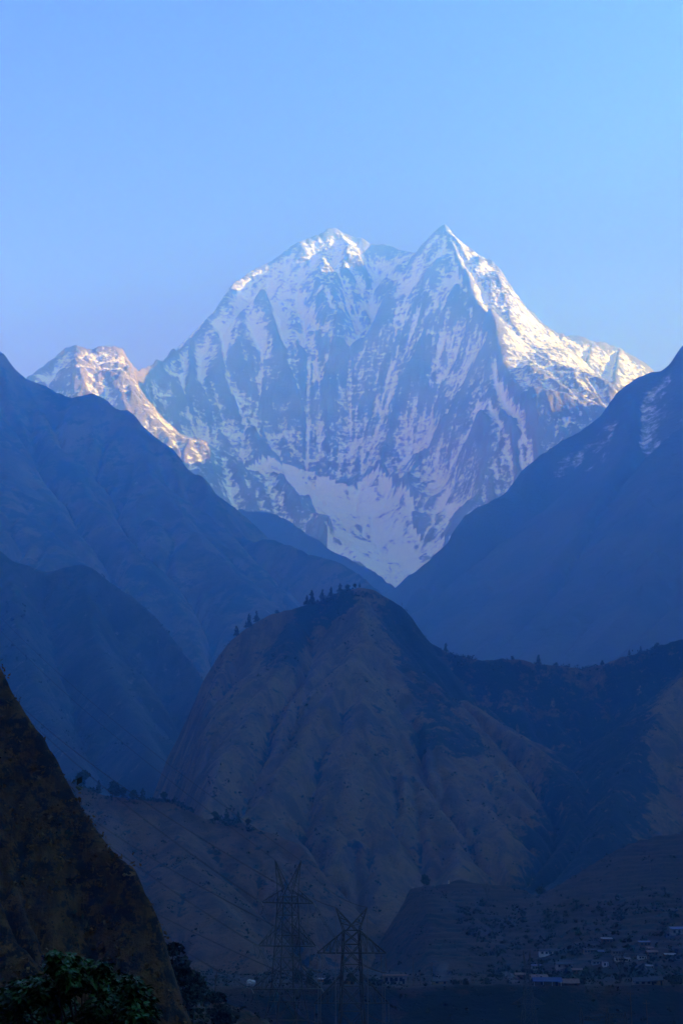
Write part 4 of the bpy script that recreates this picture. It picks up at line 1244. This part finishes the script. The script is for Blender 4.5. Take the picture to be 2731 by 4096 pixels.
G9 = 'poles'
def pole(px, top_py, base_py, depth, label, r=0.14, arm=False, T=None):
    x, y, z1 = pw(px, top_py, depth); z0 = pw(px, base_py, depth)[2]
    root = empty('utility_pole', (x, y, z0 - 0.5))
    m = MB(); m.tube([(0, 0, 0), (0, 0, (z1 - z0) * 0.5), (0, 0, z1 - z0 + 0.5)], [r, r * 0.85, r * 0.65], 8)
    m.build('mast', M['wood'], root)
    b = MB(); h = z1 - z0
    b.box(-0.9, 0.9, -0.06, 0.06, h - 0.4, h - 0.26)
    for q in (-0.8, 0.0, 0.8): b.bar((q, 0, h - 0.26), (q, 0, h - 0.02), 0.1, 0.06, 6)
    b.build('crossbar', M['wood'], root)
    tag(root, label, 'pole', G9)
for a in ((1652, 3825, 3940, 668, 'tall thin pole just right of the long pale building'),
          (1680, 3886, 3938, 668, 'short thin pole, second to the right of the long pale building'),
          (1727, 3847, 3938, 668, 'pale pole standing at the left end of the dark low shed'),
          (1885, 3858, 3936, 672, 'left and taller of the two poles left of the smoke'),
          (1894, 3884, 3936, 672, 'right and shorter of the two poles left of the smoke'),
          (2518, 3962, 4150, 430, 'tall slim pole before the dark bank, right of the switchyard'),
          (2582, 4000, 4150, 430, 'rightmost slim pole before the dark bank at the bottom edge')):
    pole(*a)
for px, t, b_, lab in ((2595, 3418, 3486, 'pole on the right flank of the terraced hill'), (2225, 3715, 3752, 'short pole on the slope above the long white house')):
    q = on(T_vill, px, b_)
    if q: pole(px, t, b_, q[1], lab, 0.16)

# ------------------------------------------------------------------ village houses
G10 = 'houses of the village below the terraced hill'
def house(px0, px1, top_py, base_py, label, wall='white_wall', roof='dark_roof', roof_f=0.35, cat='house', name='house', nwin=2, posts=0, depth=None, deep=5.0, rz=0.0, kind='gable', group=G10, door=True, lift=0.0):
    pc = (px0 + px1) / 2
    if depth is None:
        q = on(T_vill, pc, base_py, 640, 1400)
        if q is None: return
        depth = q[1]
    x, y, zb = pw(pc, base_py, depth)
    zb += lift
    k = math.hypot(depth, zb) / FPX
    W = (px1 - px0) * k; Ht = (base_py - top_py) * k
    rh = Ht * roof_f; wh = Ht - rh
    root = empty(name, (x, y + deep / 2, zb), rz)
    tag(root, label, cat, group)
    hx = W / 2; hy = deep / 2; ov = min(0.5, W * 0.06)
    m = MB()
    if posts:                                   # open veranda: back room and floor
        m.box(-hx, hx, -hy + 1.4, hy, -2.0, wh); m.box(-hx, hx, -hy, -hy + 1.4, -2.0, 0.12)
    else:
        m.box(-hx, hx, -hy, hy, -2.0, wh)
    if kind == 'gable':                         # gable ends above the eaves
        for sx in (-1, 1):
            xx = sx * (hx - 0.06)
            m.add([(xx - 0.05, -hy, wh), (xx - 0.05, hy, wh), (xx - 0.05, 0, wh + rh * 0.9), (xx + 0.05, -hy, wh), (xx + 0.05, hy, wh), (xx + 0.05, 0, wh + rh * 0.9)],
                  [(0, 2, 1), (3, 4, 5), (0, 1, 4, 3), (1, 2, 5, 4), (2, 0, 3, 5)])
    else:                                       # wedge of wall under the sloping sheet
        g = 0.02
        m.add([(-hx + g, -hy + g, wh), (hx - g, -hy + g, wh), (hx - g, hy - g, wh), (-hx + g, hy - g, wh), (-hx + g, hy - g, wh + rh - 0.05), (hx - g, hy - g, wh + rh - 0.05)],
              [(3, 2, 5, 4), (0, 3, 4), (1, 5, 2), (0, 4, 5, 1)])
    m.build('wall', M[wall], root)
    r_ = MB(); e = ov; t = 0.14
    if kind == 'gable':
        drop = rh * e / hy
        for sy in (-1, 1):
            a = [(-hx - e, sy * (hy + e), wh - drop + 0.02), (hx + e, sy * (hy + e), wh - drop + 0.02), (hx + e, 0, wh + rh), (-hx - e, 0, wh + rh)]
            b = [(p[0], p[1], p[2] + t) for p in a]
            f = [(0, 1, 2, 3), (7, 6, 5, 4), (0, 4, 5, 1), (1, 5, 6, 2), (2, 6, 7, 3), (3, 7, 4, 0)]
            r_.add(a + b, f if sy > 0 else [tuple(reversed(q)) for q in f])
    else:                                       # mono-pitch sheet roof
        a = [(-hx - e, -hy - e, wh + 0.03), (hx + e, -hy - e, wh + 0.03), (hx + e, hy + e, wh + rh), (-hx - e, hy + e, wh + rh)]
        b = [(p[0], p[1], p[2] + t) for p in a]
        r_.add(a + b, [(3, 2, 1, 0), (4, 5, 6, 7), (0, 1, 5, 4), (1, 2, 6, 5), (2, 3, 7, 6), (3, 0, 4, 7)])
    r_.build('roof', M[roof], root)
    yf = -hy + (1.4 if posts else 0) - 0.03
    for i in range(nwin):
        u = -hx + W * (i + 0.6) / (nwin + (0.2 if not door else 0.9))
        w = MB(); ww = min(0.55, W / (nwin + 1) * 0.32)
        z0, z1 = wh * 0.34, wh * 0.80
        wn_ = MB(); wn_.box(u - ww, u + ww, yf, yf + 0.04, z0, z1)
        wo = wn_.build('window', M['opening'], root)
        fr = MB()
        for (a0, a1, c0, c1) in ((u - ww - 0.08, u - ww, z0 - 0.08, z1 + 0.08), (u + ww, u + ww + 0.08, z0 - 0.08, z1 + 0.08), (u - ww, u + ww, z1, z1 + 0.08), (u - ww, u + ww, z0 - 0.08, z0)):
            fr.box(a0, a1, yf - 0.05, yf + 0.03, c0, c1)
        fo = fr.build('frame', M['wood'], wo)
    if door:
        u = hx - W * 0.16
        d = MB(); d.box(u - min(0.5, W * .07), u + min(0.5, W * .07), yf - 0.004, yf + 0.04, 0.05, min(2.0, wh * 0.86)); d.build('door', M['opening'], root)
    for i in range(posts):
        u = -hx + 0.15 + (W - 0.3) * i / max(1, posts - 1)
        p = MB(); p.box(u - 0.14, u + 0.14, -hy, -hy + 0.24, 0.12, wh + 0.01); p.build('post', M['post_white'], root)
    return root

house(2159, 2239, 3797, 3821, 'long low white house with a dark roof and five openings on the village slope', 'white_wall', 'dark_roof', 0.35, nwin=4, rz=0.02)
house(2128, 2166, 3860, 3881, 'small grey house with a thin blue roof edge, left of the white veranda house', 'grey_wall', 'blue_roof', 0.22, nwin=3, kind='mono')
house(2226, 2288, 3850, 3874, 'white house with a row of veranda posts below the long white house', 'white_wall', 'dark_roof', 0.32, nwin=2, posts=5)
house(2412, 2432, 3846, 3868, 'small bright white block of a house in the middle of the village', 'white_wall', 'dark_roof', 0.22, nwin=1, kind='mono')
house(2369, 2407, 3841, 3859, 'grey house with a white corner, left of the bright white block', 'grey_wall', 'dark_roof', 0.3, nwin=2)
house(2460, 2500, 3826, 3847, 'white house with dark openings right of the bare village tree', 'white_wall', 'dark_roof', 0.3, nwin=3)
house(2500, 2521, 3832, 3846, 'low pale annex joined to the white house right of the bare tree', 'white_wall', 'tin_roof', 0.3, nwin=1)
house(2554, 2583, 3820, 3838, 'pale house with two dark doorways on the right half of the village', 'white_wall', 'dark_roof', 0.3, nwin=2)
house(2408, 2448, 3751, 3772, 'house with a pale tin roof sheet at the top of the village', 'brown_wall', 'tin_roof', 0.3, nwin=2, kind='mono')
house(2558, 2600, 3764, 3784, 'house under a bright blue strip of roof at the upper right of the village', 'brown_wall', 'blue_roof', 0.35, nwin=2, kind='mono')
house(2686, 2760, 3708, 3738, 'large pale house with a blue roof cut by the right edge of the photo', 'grey_wall', 'blue_roof', 0.36, nwin=3, kind='mono')
house(2300, 2325, 3772, 3788, 'small pale house above and right of the long white one', 'grey_wall', 'dark_roof', 0.35, nwin=1)
house(2358, 2390, 3777, 3793, 'grey house left of the tin roofed house at the top of the village', 'grey_wall', 'dark_roof', 0.35, nwin=2)
house(2336, 2379, 3796, 3814, 'beige house with a flat dark roof in the centre of the village', 'tan_wall', 'dark_roof', 0.28, nwin=3)
house(2384, 2414, 3802, 3816, 'low house with a dull blue roof in the village centre', 'brown_wall', 'blue_roof', 0.45, nwin=1)
house(2289, 2346, 3875, 3895, 'long brown brick house below the veranda house', 'brown_wall', 'rust_roof', 0.3, nwin=3)
house(2586, 2613, 3788, 3803, 'house with a reddish rusty roof on the right side of the village', 'brown_wall', 'rust_roof', 0.45, nwin=1)
house(2584, 2611, 3860, 3875, 'pale grey hut standing alone low on the right side of the village', 'grey_wall', 'tin_roof', 0.35, nwin=1)
house(2448, 2482, 3800, 3818, 'dim grey house just above the bare village tree', 'grey_wall', 'dark_roof', 0.35, nwin=2)
house(2589, 2629, 3802, 3820, 'house with a broad tan roof right of the pale house with two doorways', 'brown_wall', 'rust_roof', 0.42, nwin=2)
house(2446, 2480, 3722, 3738, 'topmost small house of the village with one pale wall', 'grey_wall', 'dark_roof', 0.35, nwin=1)
house(2660, 2700, 3815, 3832, 'low dark house near the right edge with a thin pale eave', 'brown_wall', 'tin_roof', 0.3, nwin=2)
house(2137, 2242, 3913, 3945, 'open shelter with a big blue roof and one white post on the terrace edge', 'tan_wall', 'blue_roof', 0.42, nwin=1, posts=4, cat='shelter', name='shelter')
house(2124, 2187, 3901, 3926, 'pale house with a red brown roof behind the blue roofed shelter', 'white_wall', 'rust_roof', 0.35, nwin=2, depth=705)
house(2062, 2100, 3893, 3912, 'small rusty roofed hut between the smoke and the blue roofed shelter', 'brown_wall', 'rust_roof', 0.4, nwin=1, depth=715)
house(2237, 2312, 3918, 3942, 'brown gabled barn right of the blue roofed shelter', 'brown_wall', 'rust_roof', 0.6, nwin=1, cat='barn', name='barn')
house(2536, 2622, 3912, 3940, 'low farmhouse with a long dark roof on the terrace edge at right', 'grey_wall', 'dark_roof', 0.5, nwin=3)
house(2604, 2650, 3910, 3941, 'tan gabled end building joined to the low farmhouse at right', 'tan_wall', 'dark_roof', 0.4, nwin=1)
house(1536, 1626, 3902, 3936, 'long pale flat roofed building on the terrace edge between pylon and poles', 'grey_wall', 'rust_roof', 0.14, nwin=4, cat='building', name='building', kind='mono')
house(1271, 1298, 3914, 3928, 'tiny shed with a white roof and orange wall right of the tall pylon', 'orange', 'tin_roof', 0.4, nwin=1, cat='shed', name='shed', door=False, kind='mono')
house(1368, 1414, 3917, 3938, 'tan hut with a dark roof behind the legs of the right pylon', 'tan_wall', 'dark_roof', 0.35, nwin=1, cat='hut', name='hut')
house(1514, 1532, 3915, 3934, 'small blue hut beside the long pale building', 'blue_roof', 'dark_roof', 0.3, nwin=1, cat='hut', name='hut', kind='mono')
house(1729, 1786, 3918, 3937, 'low dark shed at the foot of the pale pole', 'tan_wall', 'dark_roof', 0.45, nwin=1, cat='shed', name='shed')
p = crest(T_vill, 2722 / OV)
house(2714, 2760, 3330, 3352, 'white pillared building with a blue roof on the hill crest at the right edge', 'white_wall', 'blue_roof', 0.3, nwin=2, posts=4, depth=1178, cat='building', name='building', kind='mono')
house(2296, 2322, 3498, 3513, 'blue roofed hut on the crest of the terraced hill', 'brown_wall', 'blue_roof', 0.5, nwin=1, depth=1180, cat='hut', name='hut')

# small white wayside pillar on the hill crest and the pale boulder by the tall pylon
q = crest(T_vill, 1794 / OV)
root = empty('stone_pillar', q)
m = MB(); m.box(-0.7, 0.7, -0.7, 0.7, -1, 0.5); m.box(-0.45, 0.45, -0.45, 0.45, 0.5, 1.9); m.build('shaft', M['stone'], root)
m = MB(); m.add([(-0.65, -0.65, 1.9), (0.65, -0.65, 1.9), (0.65, 0.65, 1.9), (-0.65, 0.65, 1.9), (0, 0, 2.7)], [(3, 2, 1, 0), (0, 1, 4), (1, 2, 4), (2, 3, 4), (3, 0, 4)]); m.build('cap', M['stone'], root)
tag(root, 'little pale pillar on the left crest of the terraced hill', 'pillar')
def boulder(px, py, w_px, h_px, depth, label, seed):
    x, y, z = pw(px, py, depth); k = depth / FPX
    bm = bmesh.new(); bmesh.ops.create_icosphere(bm, subdivisions=4, radius=1.0)
    for v in bm.verts:
        n = v.co.normalized()
        d = 1 + 0.35 * float(perlin(np.array([n.x * 1.7 + seed]), np.array([n.y * 1.7 + n.z * 1.3]), seed)[0]) + 0.14 * float(perlin(np.array([n.x * 5 + n.z * 3]), np.array([n.y * 5 - n.z * 4]), seed + 2)[0])
        v.co = Vector((n.x * w_px * k / 2, n.y * w_px * k / 2, n.z * h_px * k * 0.62)) * d
    me = bpy.data.meshes.new('boulder'); bm.to_mesh(me); bm.free(); me.materials.append(M['stone'])
    o = bpy.data.objects.new('boulder', me); C.objects.link(o); o.location = (x, y, z)
    tag(o, label, 'boulder')
boulder(1003, 3931, 36, 20, 640, 'pale boulder on the terrace edge left of the tall pylon', 3)

# ------------------------------------------------------------------ smoke
def smoke(px, py, depth, w, h, lean, dens, seed):
    x, y, z = pw(px, py, depth)
    bm = bmesh.new(); bmesh.ops.create_icosphere(bm, subdivisions=4, radius=1.0)
    for v in bm.verts:
        n = v.co.copy(); t = (n.z + 1) / 2
        rr = 0.25 + 0.75 * t
        d = 1 + 0.5 * float(perlin(np.array([n.x * 2 + seed]), np.array([n.y * 2 + n.z * 2.2]), seed)[0])
        v.co = Vector((n.x * w / 2 * rr * d + lean * t * t, n.y * w / 2 * rr * d, t * h))
    m = bpy.data.materials.new('smoke'); m.use_nodes = True
    nn = m.node_tree.nodes; nn.clear()
    out = nn.new('ShaderNodeOutputMaterial'); pv = nn.new('ShaderNodeVolumePrincipled')
    pv.inputs['Color'].default_value = (0.75, 0.82, 0.9, 1); pv.inputs['Density'].default_value = dens
    m.node_tree.links.new(pv.outputs[0], out.inputs['Volume'])
    try: m.cycles.homogeneous_volume = True
    except Exception: pass
    me = bpy.data.meshes.new('smoke'); bm.to_mesh(me); bm.free(); me.materials.append(m)
    o = bpy.data.objects.new('smoke', me); C.objects.link(o); o.location = (x, y, z); o['kind'] = 'stuff'
smoke(2060, 3944, 668, 7.5, 6.0, -4.0, 0.028, 1)
smoke(1762, 3930, 668, 8.0, 8.0, 2.0, 0.012, 2)

# ------------------------------------------------------------------ ground sheet and haze
def sheet(name, x0, x1, y0, y1, z, mat):
    me = bpy.data.meshes.new(name)
    me.from_pydata([(x0, y0, z), (x1, y0, z), (x1, y1, z), (x0, y1, z)], [], [(0, 1, 2, 3)])
    me.materials.append(mat)
    o = bpy.data.objects.new(name, me); C.objects.link(o); o['kind'] = 'structure'
    return o
sheet('ground', -5150, 5080, -4150, 12350, -40.0, M['ground'])

def haze_box():
    m = bpy.data.materials.new('haze_air'); m.use_nodes = True
    n = m.node_tree.nodes; n.clear()
    out = n.new('ShaderNodeOutputMaterial'); pv = n.new('ShaderNodeVolumePrincipled')
    pv.inputs['Color'].default_value = (*HAZE_COLOR, 1)
    pv.inputs['Absorption Color'].default_value = (1, 1, 1, 1)
    pv.inputs['Density'].default_value = HAZE_DENSITY
    pv.inputs['Anisotropy'].default_value = 0.6
    m.node_tree.links.new(pv.outputs[0], out.inputs['Volume'])
    try:
        m.cycles.homogeneous_volume = True
    except Exception:
        pass
    bm = bmesh.new()
    bmesh.ops.create_cube(bm, size=1.0)
    x0, x1, y0, y1, z0, z1 = -5200, 5120, -4200, 12400, -75, 5740
    for v in bm.verts:
        v.co = (x0 if v.co.x < 0 else x1, y0 if v.co.y < 0 else y1, z0 if v.co.z < 0 else z1)
    me = bpy.data.meshes.new('haze'); bm.to_mesh(me); bm.free(); me.materials.append(m)
    o = bpy.data.objects.new('haze', me); C.objects.link(o); o['kind'] = 'stuff'
haze_box()
